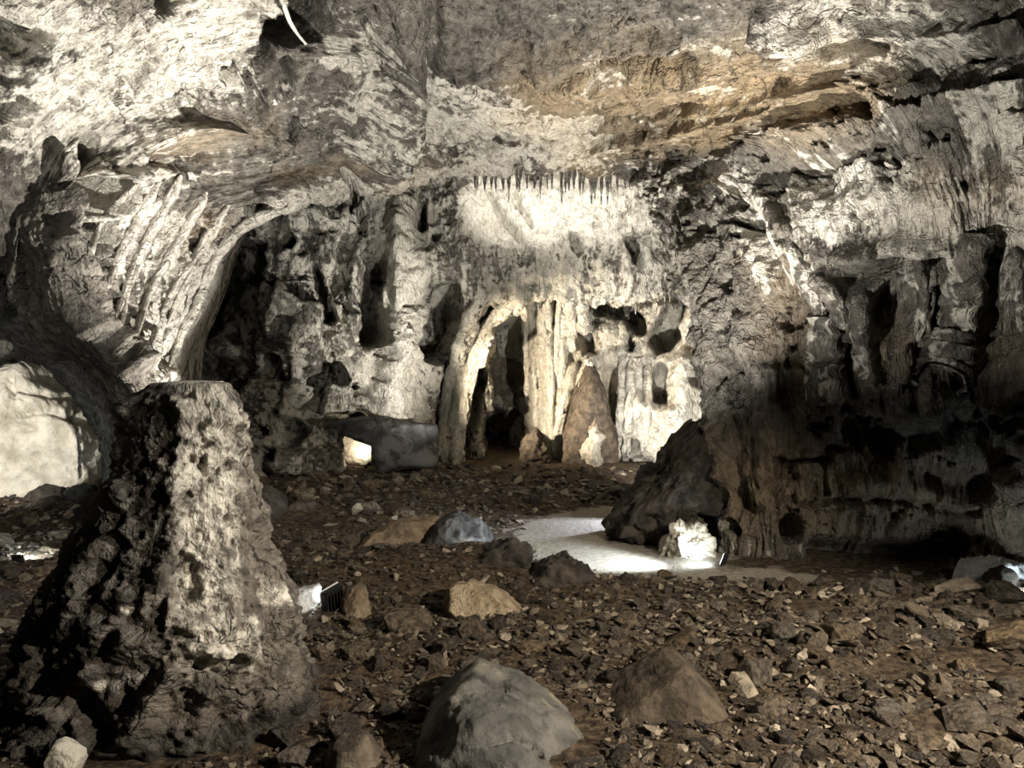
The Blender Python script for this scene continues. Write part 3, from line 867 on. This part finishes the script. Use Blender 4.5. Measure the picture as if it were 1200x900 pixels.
def blob(name, poly, d, thick, mat, amp=0.05, seed=0, boxy=0.75, level=5, cuts=6, lean=0.0, parent=None, attrs=None, feats=None, **props):
    """a rock whose front outline is the pixel polygon at distance d, thick metres deep; origin at its base"""
    sph, fac = ICO[level]
    rng = np.random.RandomState(seed + 7)
    poly = np.array(poly, float)
    c = np.array([(poly[:, 0].min() + poly[:, 0].max()) / 2, (poly[:, 1].min() + poly[:, 1].max()) / 2])
    ang = np.arctan2(-(poly[:, 1] - c[1]), poly[:, 0] - c[0])
    seg = np.roll(poly, -1, axis=0)
    th = np.linspace(-math.pi, math.pi, 361)
    R = np.zeros(361)
    for k, t in enumerate(th):
        dx, dy = math.cos(t), -math.sin(t)
        best = 0
        for a, b in zip(poly, seg):
            e = b - a
            den = dx * (-e[1]) + dy * e[0]
            if abs(den) < 1e-9:
                continue
            rx, ry = a[0] - c[0], a[1] - c[1]
            s = (rx * (-e[1]) + ry * e[0]) / den
            u = (dx * ry - dy * rx) / den
            if s > 0 and -1e-6 <= u <= 1 + 1e-6:
                best = max(best, s)
        R[k] = best
    R = np.convolve(np.concatenate([R[-6:-1], R, R[1:6]]), np.ones(11) / 11, 'valid')[:361] * 0.5 + R * 0.5
    t = np.arctan2(sph[:, 2], sph[:, 0])
    rho = np.hypot(sph[:, 0], sph[:, 2])
    rp = rho ** boxy
    s = d / F
    rr = np.interp(t, th, R) * s
    v = np.stack([np.cos(t) * rr * rp, np.sign(sph[:, 1]) * np.abs(sph[:, 1]) ** boxy * thick / 2, np.sin(t) * rr * rp], axis=1)
    v[:, 1] += lean * v[:, 2]
    size = np.ptp(v, axis=0)
    for k in range(cuts):
        nrm = rng.normal(size=3) * np.array([0.5, 1, 0.6])
        nrm[1] = -abs(nrm[1]) if k % 3 else nrm[1]
        nrm /= np.linalg.norm(nrm)
        sup = (v @ nrm).max()
        lim = sup * rng.uniform(0.72, 0.9)
        ex = np.maximum(v @ nrm - lim, 0)
        v = v - np.outer(ex * 0.9, nrm)
    nn = v / np.maximum(np.linalg.norm(v / size, axis=1, keepdims=True), 1e-6) / size ** 2
    nn /= np.maximum(np.linalg.norm(nn, axis=1, keepdims=True), 1e-9)
    sc_ = 1.0 / max(size.max(), 1e-6)
    o3 = seed * 3.7
    v = v + nn * (amp * (1.6 * fbm(v * sc_ * 3 + o3, 3, 0.5, seed) + 0.8 * ridged(v * sc_ * 7 + o3, 4, 0.55, seed + 5) - 0.3 + 0.4 * fbm(v * sc_ * 22 + o3, 3, 0.6, seed + 9)))[:, None]
    cw = P(c[0], c[1], d)
    FOOT.append((cw[0], cw[1], size[0] / 2, size[1] / 2))
    if feats:
        v = v + nn * strokes(v + cw, feats, warp=2.5, wseed=seed + 30, mask=(nn[:, 1] < 0.15))[:, None]
    base = np.array([0, 0, v[:, 2].min()])
    at = {}
    if attrs:
        wv = v + cw
        at = attrs(wv, v)
    me = mesh_from(name, v - base, fac, at)
    o = link(name, me, mat, parent, **props)
    o.location = cw + base
    return o


# ------------------------------------------------------------------ foreground stalagmite
SD = 4.15
PROF = [(446, 190, 260), (450, 179, 268), (460, 168, 274), (480, 158, 281), (520, 147, 286), (560, 136, 292), (600, 104, 299), (650, 82, 312), (700, 62, 338), (750, 42, 350), (800, 27, 366), (850, 20, 383), (890, 24, 388), (930, 20, 392)]
pr = np.array(PROF, float)
NR, NA = 330, 300
ty = np.linspace(0, 1, NR) ** 0.9
py_ = pr[0, 0] + ty * (pr[-1, 0] - pr[0, 0])
lx = np.interp(py_, pr[:, 0], pr[:, 1])
rx = np.interp(py_, pr[:, 0], pr[:, 2])
sm = np.ones(9) / 9
lx[4:-4] = np.convolve(lx, sm, 'valid')
rx[4:-4] = np.convolve(rx, sm, 'valid')
half = (rx - lx) / 2
half[0] = 0.5
cx = (rx + lx) / 2
a = np.linspace(0, 2 * math.pi, NA, endpoint=False)
sx_ = np.sign(np.cos(a)) * np.abs(np.cos(a)) ** 0.85
sy_ = np.sign(np.sin(a)) * np.abs(np.sin(a)) ** 0.85
VV = np.zeros((NR, NA, 3))
s = SD / F
VV[:, :, 0] = ((cx[:, None] - 600) + half[:, None] * sx_[None, :]) * s
VV[:, :, 1] = SD + half[:, None] * 0.82 * sy_[None, :] * s
VV[:, :, 2] = (CH + (HY - py_) * s)[:, None]
V = VV.reshape(-1, 3)
nn = np.stack([np.broadcast_to(sx_, (NR, NA)), np.broadcast_to(sy_, (NR, NA)), np.full((NR, NA), 0.25)], axis=2).reshape(-1, 3)
nn = nn / np.linalg.norm(nn, axis=1, keepdims=True)
hrel = sstep(np.repeat(py_, NA), 600, 820)
toprel = 1 - sstep(np.repeat(py_, NA), 448, 470)
disp = 0.10 * fbm(V * 2.6, 3, 0.5, 301) + 0.05 * ridged(V * np.array([5, 5, 6.0]), 4, 0.6, 305) + 0.045 * fbm(V * 13, 4, 0.65, 311)
disp += hrel * (0.10 * ridged(V * np.array([3.4, 3.4, 3.0]), 4, 0.65, 321) + 0.08 * fbm(V * 7, 4, 0.65, 325))
disp -= 0.05 * sstep(fbm(V * np.array([6, 6, 8.0]), 3, 0.6, 331), 0.15, 0.35)
SF = [([(212, 470), (215, 500), (208, 560), (195, 640), (180, 700)], 16, 0.06), ([(228, 655), (205, 670), (203, 700), (195, 745)], 4, 0.05), ([(215, 665), (218, 690)], 18, -0.07, 'h'), ([(235, 780), (265, 785), (285, 776)], 8, -0.12, 'h'), ([(240, 765), (262, 772)], 9, 0.05),
      ([(155, 480)], 16, 0.06), ([(143, 580)], 15, 0.07), ([(237, 540)], 4, -0.06, 'h'), ([(262, 475), (268, 490)], 14, 0.05), ([(240, 500), (280, 505)], 5, -0.05), ([(225, 520), (285, 525)], 6, 0.04), ([(235, 548), (245, 560)], 5, -0.06), ([(270, 545)], 5, -0.05),
      ([(300, 620), (310, 680), (325, 750)], 8, -0.08), ([(318, 650), (335, 740)], 7, 0.05), ([(200, 790), (170, 830), (150, 870)], 12, 0.08), ([(90, 820), (120, 860)], 18, -0.12, 'h'), ([(160, 750), (110, 790)], 14, 0.07), ([(260, 850), (330, 850)], 24, -0.06), ([(290, 800), (240, 820)], 9, 0.06), ([(150, 700)], 12, 0.05), ([(100, 690), (130, 640)], 14, -0.06)]
disp -= 0.03 + 0.05 * hrel
disp += strokes(V, SF, warp=2.5, wseed=340, wscale=4, mask=(nn[:, 1] < 0.2))
V2 = V + nn * (disp * (1 - 0.85 * toprel))[:, None]
V2[:, 2] += toprel * (0.02 * fbm(V * 9, 3, .5, 350))
crust = 0.30 - 0.44 * sstep(np.repeat(py_, NA), 740, 830) + field(V, [([(245, 470), (250, 560), (235, 640), (240, 720), (255, 765)], 55, 0.32), ([(160, 600), (200, 560)], 18, 0.10), ([(290, 830), (220, 840)], 16, 0.25), ([(150, 715)], 8, 0.5), ([(325, 700)], 12, 0.3), ([(110, 810), (170, 800)], 16, 0.2), ([(80, 640), (110, 730)], 30, -0.2)], warp=3)  # lit face painted paler; undercut shade and mud painted dark at the foot
flw = np.stack([np.broadcast_to(a * 0.5, (NR, NA)), np.broadcast_to(((py_ - 446) * s)[:, None], (NR, NA)), np.zeros((NR, NA))], axis=2).reshape(-1, 3)
base = np.array([((206 - 600)) * s, SD, 0.0])
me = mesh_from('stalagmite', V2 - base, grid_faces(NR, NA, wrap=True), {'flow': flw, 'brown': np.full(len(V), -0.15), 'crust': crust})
o = link('stalagmite', me, M_STAL, label='massive dark stalagmite with a lit face coloured pale standing in the left foreground', category='stalagmite')
o.location = base

# ------------------------------------------------------------------ large rocks
def rock_attrs(brown=-0.1, crust=0.45, k=1.0):
    def f(wv, v):
        return {'flow': np.stack([v[:, 0] + v[:, 1] * .5, v[:, 2], 0 * v[:, 0]], axis=1) * k, 'brown': np.full(len(v), brown), 'crust': np.full(len(v), crust)}
    return f


blob('boulder', [(492, 858), (502, 838), (535, 808), (555, 797), (600, 810), (640, 832), (690, 870), (712, 900), (720, 960), (480, 960), (488, 900)], 3.75, 1.0, M_GREYB, 0.03, 1, 0.55, 6, 5,
     feats=[([(570, 870), (600, 862), (640, 880)], 4, -0.05, 'h'), ([(640, 880), (660, 890)], 12, -0.06), ([(600, 810), (660, 850)], 8, 0.02), ([(510, 830), (560, 800)], 10, 0.02)],
     label='smooth grey boulder with a cream crest at the bottom centre foreground', category='boulder')
blob('boulder', [(706, 822), (740, 800), (785, 776), (800, 774), (840, 815), (862, 852), (850, 866), (800, 858), (720, 838)], 4.15, 0.62, M_BROWNB, 0.016, 2, 0.4, 5, 3,
     label='wedge shaped brown boulder with a straight sloping right edge right of the grey boulder', category='boulder')
blob('rock_block', [(520, 702), (530, 686), (548, 681), (580, 692), (614, 716), (608, 730), (560, 733), (525, 722)], 5.75, 0.5, M_TAN, 0.03, 3, 0.65, 5, 6,
     label='brightly lit tan crumbly rock block lying on dark rubble in the centre', category='rock')
blob('rock', [(400, 700), (410, 688), (425, 690), (432, 715), (436, 732), (405, 733)], 5.72, 0.3, M_UMBER, 0.03, 4, 0.7, 4, 5,
     label='upright brown rock just right of the small black floodlight', category='rock')
blob('rock', [(343, 700), (350, 690), (372, 686), (378, 702), (362, 716), (343, 720)], 5.75, 0.3, M_WHITE, 0.02, 5, 0.7, 4, 5,
     label='white floodlit rock beside the small black floodlight', category='rock')
blob('boulder', [(495, 642), (512, 615), (535, 600), (560, 612), (578, 632), (560, 648), (520, 652)], 7.9, 0.8, M_BLUEB, 0.05, 6, 0.75, 5, 7,
     label='slate grey boulder with a pale patch resting at the end of the sandy path', category='boulder')
blob('rock_slab', [(418, 640), (440, 622), (480, 608), (515, 606), (515, 640), (500, 652), (440, 650)], 8.1, 0.8, M_UMBER, 0.04, 8, 0.7, 5, 7,
     label='sloping tan slab leaning against the slate grey boulder', category='rock')
blob('rock_mound', [(552, 668), (568, 645), (600, 632), (622, 648), (626, 680), (560, 684)], 7.0, 0.7, M_DARKB, 0.06, 9, 0.8, 5, 5,
     label='ragged black rock mound just left of the pale path edge', category='rock')
blob('rock_mound', [(618, 676), (640, 657), (668, 651), (692, 670), (700, 688), (630, 694)], 6.6, 0.6, M_DARKB, 0.05, 10, 0.8, 5, 5,
     label='ragged black rock mound in front of the pale path', category='rock')
blob('rock_mound', [(722, 684), (735, 674), (752, 680), (758, 694), (724, 696)], 6.6, 0.35, M_DARKB, 0.03, 11, 0.8, 4, 5,
     label='small black rock at the near right edge of the pale path', category='rock')
blob('boulder', [(926, 740), (935, 724), (965, 718), (985, 734), (982, 752), (950, 752)], 5.4, 0.4, M_BROWNB, 0.02, 12, 0.65, 4, 9,
     label='angular brown boulder on the right rubble with a flat lit top', category='boulder')
blob('boulder', [(1110, 780), (1145, 775), (1170, 800), (1165, 815), (1120, 810), (1100, 795)], 4.55, 0.35, M_BROWNB, 0.015, 13, 0.65, 4, 9,
     label='flat pale edged boulder in the right rubble near the frame edge', category='boulder')
blob('boulder', [(1152, 760), (1175, 748), (1230, 752), (1235, 790), (1170, 785)], 4.9, 0.4, M_BROWNB, 0.02, 14, 0.65, 4, 8,
     label='brown boulder cut by the right frame edge above its neighbour', category='boulder')
blob('boulder', [(1165, 840), (1195, 800), (1240, 805), (1250, 860), (1180, 858)], 4.2, 0.4, M_DARKB, 0.02, 15, 0.65, 4, 8,
     label='dark boulder cut by the right frame edge in the foreground', category='boulder')
blob('boulder', [(1022, 815), (1040, 798), (1075, 795), (1085, 815), (1050, 828)], 4.4, 0.3, M_STONE, 0.02, 16, 0.65, 4, 7,
     label='rounded pitted brown boulder in the middle of the right rubble', category='boulder')
blob('boulder', [(1066, 880), (1085, 862), (1120, 868), (1125, 888), (1080, 896)], 3.75, 0.25, M_STONE, 0.015, 17, 0.65, 4, 7,
     label='broad pitted brown boulder at the bottom right corner', category='boulder')
blob('rock', [(55, 905), (60, 872), (72, 868), (95, 885), (90, 915)], 3.4, 0.15, M_PALE, 0.008, 18, 0.4, 4, 8,
     label='pale angular stone at the bottom left in front of the stalagmite', category='rock')
blob('rock', [(-8, 815), (0, 796), (18, 794), (20, 812), (5, 822)], 3.9, 0.15, M_TAN, 0.008, 19, 0.7, 4, 6,
     label='tan cobble at the left frame edge beside the stalagmite', category='rock')
blob('boulder', [(376, 890), (395, 868), (430, 865), (445, 890), (440, 910), (385, 910)], 3.5, 0.3, M_STONE, 0.015, 20, 0.65, 4, 8,
     label='brown rock at the bottom edge right of the stalagmite base', category='rock')
# left recess
blob('rock_buttress', [(-60, 600), (-60, 470), (0, 445), (28, 432), (55, 424), (85, 455), (110, 490), (121, 520), (118, 560), (90, 590), (40, 610)], 12.2, 2.0, M_PALE, 0.09, 21, 0.45, 6, 9,
     feats=[([(10, 452), (50, 462), (100, 470)], 3, -0.10), ([(20, 485), (60, 480), (95, 492)], 4, -0.14), ([(15, 500), (40, 503)], 5, -0.15), ([(90, 465), (95, 560)], 2, -0.08), ([(12, 440), (10, 520)], 4, -0.2), ([(40, 440), (80, 450)], 9, -0.1)],
     label='bright pale limestone buttress lit in the recess at the far left', category='rock')
blob('rock', [(76, 580), (85, 570), (108, 568), (114, 585), (106, 600), (82, 602)], 10.8, 0.4, M_GREYB, 0.05, 22, 0.8, 4, 3,
     label='round grey rock with white flecks below the pale buttress', category='rock')
blob('rock', [(28, 585), (50, 568), (75, 572), (78, 590), (40, 595)], 11.2, 0.5, M_DARKB, 0.03, 23, 0.8, 4, 3,
     label='rounded black rock below the pale buttress left of the round grey rock', category='rock')
blob('rock', [(40, 600), (55, 583), (76, 580), (78, 602), (50, 606)], 10.6, 0.35, M_BROWNB, 0.04, 24, 0.8, 4, 3,
     label='lumpy brown rock between the black rock and the round grey rock', category='rock')
# foot of the right pillar
blob('rock_pedestal', [(714, 640), (722, 600), (745, 575), (775, 540), (810, 500), (832, 470), (850, 520), (846, 600), (800, 600), (782, 620), (780, 655), (745, 655)], 8.5, 1.3, M_DARKB, 0.20, 25, 0.85, 6, 4,
     label='dark leaning rock foot of the right pillar standing beside the pale path', category='rock')
blob('boulder', [(745, 562), (752, 545), (775, 545), (785, 560), (778, 575), (750, 574)], 9.3, 0.5, M_BLUEB, 0.03, 26, 0.75, 4, 5,
     label='blue grey boulder perched behind the dark rock foot', category='boulder')
blob('rock', [(776, 650), (786, 620), (800, 612), (830, 628), (838, 655), (806, 664)], 7.7, 0.5, M_PALE, 0.10, 27, 0.75, 5, 5,
     label='white floodlit rock tucked under the right pillar at the path', category='rock')
blob('rock', [(1128, 690), (1135, 662), (1160, 655), (1185, 662), (1220, 660), (1225, 698), (1160, 702)], 6.5, 0.6, M_WHITE, 0.06, 28, 0.75, 5, 5,
     label='cold white floodlit rock at the foot of the right wall', category='rock')
blob('rock', [(1160, 688), (1168, 668), (1180, 665), (1188, 685), (1178, 702), (1158, 700)], 6.15, 0.3, M_DARKB, 0.03, 29, 0.75, 4, 5,
     label='dark rock standing in front of the cold white floodlit rock', category='rock')
# slab ledge with the lit hole in the back chamber
blob('rock_ledge', [(385, 500), (395, 492), (450, 490), (512, 498), (515, 545), (450, 552), (440, 540), (440, 508), (400, 506)], 13.6, 1.3, M_BLUEB, 0.05, 30, 0.6, 5, 4,
     label='grey slab ledge jutting from the back wall over a lit hole', category='rock')
blob('rock', [(396, 542), (397, 512), (405, 505), (430, 507), (440, 520), (438, 545)], 14.4, 0.5, M_PALE, 0.06, 31, 0.75, 4, 4,
     label='bright cream rock seen through the hole under the grey slab ledge', category='rock')
blob('flowstone_cone', [(688, 424), (697, 430), (710, 460), (720, 505), (724, 556), (650, 556), (660, 510), (676, 455)], 15.3, 1.1, M_BROWNB, 0.09, 40, 0.8, 5, 2,
     label='brown conical flowstone mound standing before the lit curtain of the back wall', category='flowstone')
blob('rock', [(606, 556), (611, 518), (627, 503), (643, 518), (648, 556)], 15.1, 0.8, M_BROWNB, 0.07, 41, 0.8, 5, 2,
     label='rounded brown rock at the foot of the lit curtain left of the flowstone cone', category='rock')
blob('rock', [(330, 600), (345, 588), (372, 586), (385, 598), (370, 612), (338, 612)], 9.9, 0.5, M_BROWNB, 0.03, 32, 0.7, 4, 6,
     label='flat topped brown rock on the floor behind the stalagmite', category='rock')
blob('rock_mound', [(280, 680), (290, 600), (300, 570), (320, 575), (350, 620), (400, 650), (380, 680)], 9.6, 0.9, M_DARKB, 0.06, 33, 0.8, 5, 3,
     label='dark earthy rock shoulder sloping down behind the stalagmite', category='rock')


# ------------------------------------------------------------------ small black floodlight on the rubble
def box_bm(sx, sy, sz, bevel=0.0):
    bm = bmesh.new()
    bmesh.ops.create_cube(bm, size=1.0)
    bmesh.ops.scale(bm, vec=(sx, sy, sz), verts=bm.verts)
    if bevel:
        bmesh.ops.bevel(bm, geom=bm.edges[:], offset=bevel, segments=2, affect='EDGES')
    return bm


def bm_obj(name, bm, mat, parent, loc=(0, 0, 0), rot=(0, 0, 0)):
    me = bpy.data.meshes.new(name)
    bm.to_mesh(me)
    bm.free()
    o = link(name, me, mat, parent)
    o.location = loc
    o.rotation_euler = rot
    return o


def floodlight(px, py, d, rot, label, power=None, tgt=None, color=COLD, size=0.16, angle=130, off=0.1):
    c = P(px, py, d)
    e = bpy.data.objects.new('floodlight', None)
    COL.objects.link(e)
    e.location = c
    e.rotation_euler = rot
    e['label'] = label
    e['category'] = 'floodlight'
    e['group'] = 'floor floodlights'
    h = bm_obj('housing', box_bm(size, size * 0.35, size * 1.15, size * 0.04), M_BLACK, e, (0, 0, size * 0.62))
    for k in (-2, -1, 0, 1, 2):
        bm_obj('cooling_fin', box_bm(size * 0.05, size * 0.16, size * 0.9), M_BLACK, h, (k * size * 0.17, size * 0.24, 0))
    bm_obj('rim', box_bm(size * 1.05, size * 0.05, size * 1.2, size * 0.015), M_TRIM, e, (0, -size * 0.19, size * 0.62))
    bm_obj('lens', box_bm(size * 0.86, size * 0.03, size * 1.0, size * 0.01), M_LENS, e, (0, -size * 0.215, size * 0.62))
    br = box_bm(size * 1.2, size * 0.12, size * 0.04)
    bm_obj('bracket', br, M_BLACK, e, (0, 0, 0.0))
    for sg in (-1, 1):
        bm_obj('bracket_arm', box_bm(size * 0.04, size * 0.12, size * 0.65), M_BLACK, e, (sg * size * 0.58, 0, size * 0.32))
    if power:
        bpy.context.view_layer.update()
        p = e.matrix_world @ Vector((0, -size * 0.215 - off, size * 0.62))
        lamp(p, tgt, power, color, angle, 0.05)
    return e


floodlight(391, 718, 5.75, (math.radians(-10), math.radians(14), math.radians(-127)), 'small black floodlight with a white rim standing between the white rock and the brown rock', 10, P(355, 700, 5.7), COLD, 0.17, 160)
floodlight(846, 662, 7.15, (math.radians(-20), 0, math.radians(-110)), 'floodlight tucked at the base of the right pillar lighting the path', 12, P(730, 645, 7.8), COLD, 0.09, 160)
floodlight(1225, 716, 5.65, (math.radians(-20), 0, math.radians(-155)), 'floodlight hidden at the foot of the right wall by the cold white rock', 26, P(1165, 672, 6.4), COLD, 0.11, 110)
floodlight(776, 812, 4.6, (math.radians(-30), 0, math.radians(180)), 'floodlight hidden behind the wedge shaped brown boulder', 25, P(760, 740, 6), COLD, 0.085, 140)
floodlight(24, 664, 7.25, (math.radians(-20), 0, math.radians(170)), 'floodlight hidden in the rubble at the far left', 30, P(40, 640, 8), COLD, 0.1, 150)


# ================================================================== RUBBLE
def shard(rng, npt=16, flat=0.55):
    bm = bmesh.new()
    for _ in range(npt):
        v = rng.normal(size=3)
        v /= np.linalg.norm(v)
        v = np.sign(v) * np.abs(v) ** 0.75
        v *= rng.uniform(0.8, 1.1)
        bm.verts.new((v[0] * 0.5, v[1] * 0.5 * rng.uniform(0.8, 1.0), v[2] * 0.5 * flat))
    r = bmesh.ops.convex_hull(bm, input=bm.verts[:])
    bmesh.ops.delete(bm, geom=[g for g in r['geom_interior'] if isinstance(g, bmesh.types.BMVert)], context='VERTS')
    bmesh.ops.triangulate(bm, faces=bm.faces[:])
    bm.verts.index_update()
    v = np.array([p.co[:] for p in bm.verts])
    f = np.array([[l.index for l in t.verts] for t in bm.faces])
    bm.free()
    return v, f


rng = np.random.RandomState(5)
SMALL = [shard(rng, 12, rng.uniform(0.25, 0.6)) for _ in range(18)]
BIG = [shard(rng, 24, rng.uniform(0.35, 0.8)) for _ in range(14)]

# candidate positions: denser and larger to the right foreground
NS = 36000
d_ = np.concatenate([rng.uniform(2.6, 5.5, int(NS * .40)), rng.uniform(5, 8.5, int(NS * .32)), rng.uniform(8.5, 14.5, NS - int(NS * .40) - int(NS * .32))])
xx = rng.uniform(-0.86, 0.86, NS) * d_
ss = 0.027 * np.exp(rng.normal(0, 0.55, NS)) * (0.8 + 0.075 * d_)
ss *= 1 + 0.5 * sstep(xx, 0.5, 3.0) * (d_ < 7)
u_ = rng.uniform(size=NS)
ss = ss * (1 + 0.5 * sstep(d_, 8.5, 10))
ss = np.where(u_ > 0.982, ss * 2.3, ss)
ss = np.minimum(ss, 0.30)
pd = poly_dist(xx, d_, PATHPOLY)
ok = pd < 0.28 * rng.uniform(size=NS) ** 2 - 0.03 - ss * 0.4
ok &= ~((pd > -0.35) & (ss > 0.14))
ok &= ~((d_ > 12.5) & (rng.uniform(size=NS) < 0.6))
ok &= ~((xx > d_ * 0.25) & (d_ > 7.1))
ok &= (np.hypot((xx + 1.8) / 0.85, (d_ - 4.15) / 0.75) > 1.0)
for fx, fy, fw_, fh_ in FOOT:
    ok &= np.hypot((xx - fx) / (fw_ * 0.92 + ss * 0.3), (d_ - fy) / (fh_ * 0.92 + ss * 0.3)) > 1.0
xx, d_, ss = xx[ok], d_[ok], ss[ok]
zz = floor_z(xx, d_)
pxl = ss / d_ * F
inview = (np.abs(xx / d_) < 0.655) & (450 + CH / d_ * F < 910)
order = np.argsort(-(pxl * inview))
NIND = 300
ind = []
for i in order[:2500]:
    if len(ind) == NIND:
        break
    if not ind or (np.hypot(xx[ind] - xx[i], d_[ind] - d_[i]) > 0.6 * (ss[ind] + ss[i])).all():
        ind.append(i)
ind = np.array(ind)
rest = np.setdiff1d(np.arange(len(xx)), ind)


def euler_mats(a, b, c):
    ca, sa, cb, sb, cc, sn = np.cos(a), np.sin(a), np.cos(b), np.sin(b), np.cos(c), np.sin(c)
    Z = np.zeros_like(a)
    O = np.ones_like(a)
    rx = np.stack([O, Z, Z, Z, ca, -sa, Z, sa, ca], 1).reshape(-1, 3, 3)
    ry = np.stack([cb, Z, sb, Z, O, Z, -sb, Z, cb], 1).reshape(-1, 3, 3)
    rz = np.stack([cc, -sn, Z, sn, cc, Z, Z, Z, O], 1).reshape(-1, 3, 3)
    return rz @ ry @ rx


VL, FLs, TL, off = [], [], [], 0
proto = rng.randint(0, len(SMALL), len(rest))
E = euler_mats(rng.normal(0, .35, len(rest)), rng.normal(0, .35, len(rest)), rng.uniform(0, 6.28, len(rest)))
str_ = rng.uniform(0.75, 1.5, len(rest))
tint = np.clip(rng.beta(1.1, 1.7, len(rest)) + 0.08 * (xx[rest] > 0.5), 0, 1)
for k, (v, f) in enumerate(SMALL):
    m = np.where(proto == k)[0]
    r = rest[m]
    vs = v[None] * ss[r][:, None, None] * np.stack([str_[m], np.ones(len(m)), np.ones(len(m))], 1)[:, None, :]
    vs = np.einsum('nij,nkj->nki', E[m], vs)
    vs += np.stack([xx[r], d_[r], zz[r] + ss[r] * 0.16], 1)[:, None, :]
    ff_ = f[None] + (np.arange(len(m)) * len(v))[:, None, None] + off
    VL.append(vs.reshape(-1, 3))
    FLs.append(ff_.reshape(-1, 3))
    TL.append(np.repeat(tint[m], len(v)))
    off += len(m) * len(v)
me = mesh_from('rubble', np.concatenate(VL), np.concatenate(FLs), {'tint': np.concatenate(TL)}, smooth=False)
link('rubble', me, M_SMALL, kind='stuff', label='loose carpet of small dark brown stone rubble covering the cave floor', category='rubble')

BIGME = []
for k, (v, f) in enumerate(BIG):
    me = mesh_from('rubble_stone', v - np.array([0, 0, v[:, 2].min()]), f, smooth=False)
    me.materials.append(M_STONE)
    BIGME.append(me)
MARKS = [
    ('the grey boulder at the bottom centre', PF(600, 860)), ('the wedge shaped brown boulder', PF(785, 835)), ('the tan crumbly block', PF(566, 728)), ('the small black floodlight', PF(390, 722)),
    ('the slate grey boulder', PF(535, 648)), ('the black mound before the path', PF(660, 685)), ('the stalagmite', P(206, 880, 4.15)), ('the flat topped angular boulder', PF(955, 750)),
    ('the pale edged flat boulder', PF(1135, 812)), ('the dark boulder at the right frame edge', PF(1205, 858)), ('the rounded pitted boulder', PF(1055, 826)), ('the broad pitted corner boulder', PF(1095, 894)),
    ('the cold white rock at the right wall', PF(1175, 700)), ('the pale path corner', PF(840, 690)), ('the brown bottom edge rock', PF(410, 905)), ('the dark rock shoulder', P(340, 660, 9.6)), ('the slab ledge of the back wall', P(450, 555, 13.6)),
]


def stone_label(x, y, s, sx, sz):
    best = min(MARKS, key=lambda m: math.hypot(x - m[1][0], y - m[1][1]))
    dx, dy = x - best[1][0], y - best[1][1]
    a_ = math.degrees(math.atan2(dy, dx)) % 360
    side = ['right of', 'behind-right of', 'behind', 'behind-left of', 'left of', 'front-left of', 'in front of', 'front-right of'][int((a_ + 22.5) // 45) % 8]
    dist = math.hypot(dx, dy)
    how = 'just ' if dist < 0.45 else '' if dist < 1.0 else 'well '
    size = 'large' if s > 0.16 else 'medium' if s > 0.10 else 'small'
    form = 'slabby' if sx > 1.38 else 'blocky' if sx < 1.15 else 'angular'
    return '%s %s brown stone %s%s %s' % (size, form, how, side, best[0])


for i in ind:
    k = rng.randint(len(BIGME))
    o = bpy.data.objects.new('rubble_stone', BIGME[k])
    COL.objects.link(o)
    s = ss[i]
    ex = rng.uniform(1.0, 1.6)
    o.scale = (s * ex, s * rng.uniform(0.8, 1.2), s * rng.uniform(0.8, 1.2))
    o.location = (xx[i], d_[i], zz[i] - 0.14 * s)
    o.rotation_euler = (rng.normal(0, .22), rng.normal(0, .22), rng.uniform(0, 6.28))
    o['label'] = stone_label(xx[i], d_[i], s, ex, 1)
    o['group'] = 'larger loose stones of the floor rubble'
    o['category'] = 'stone'
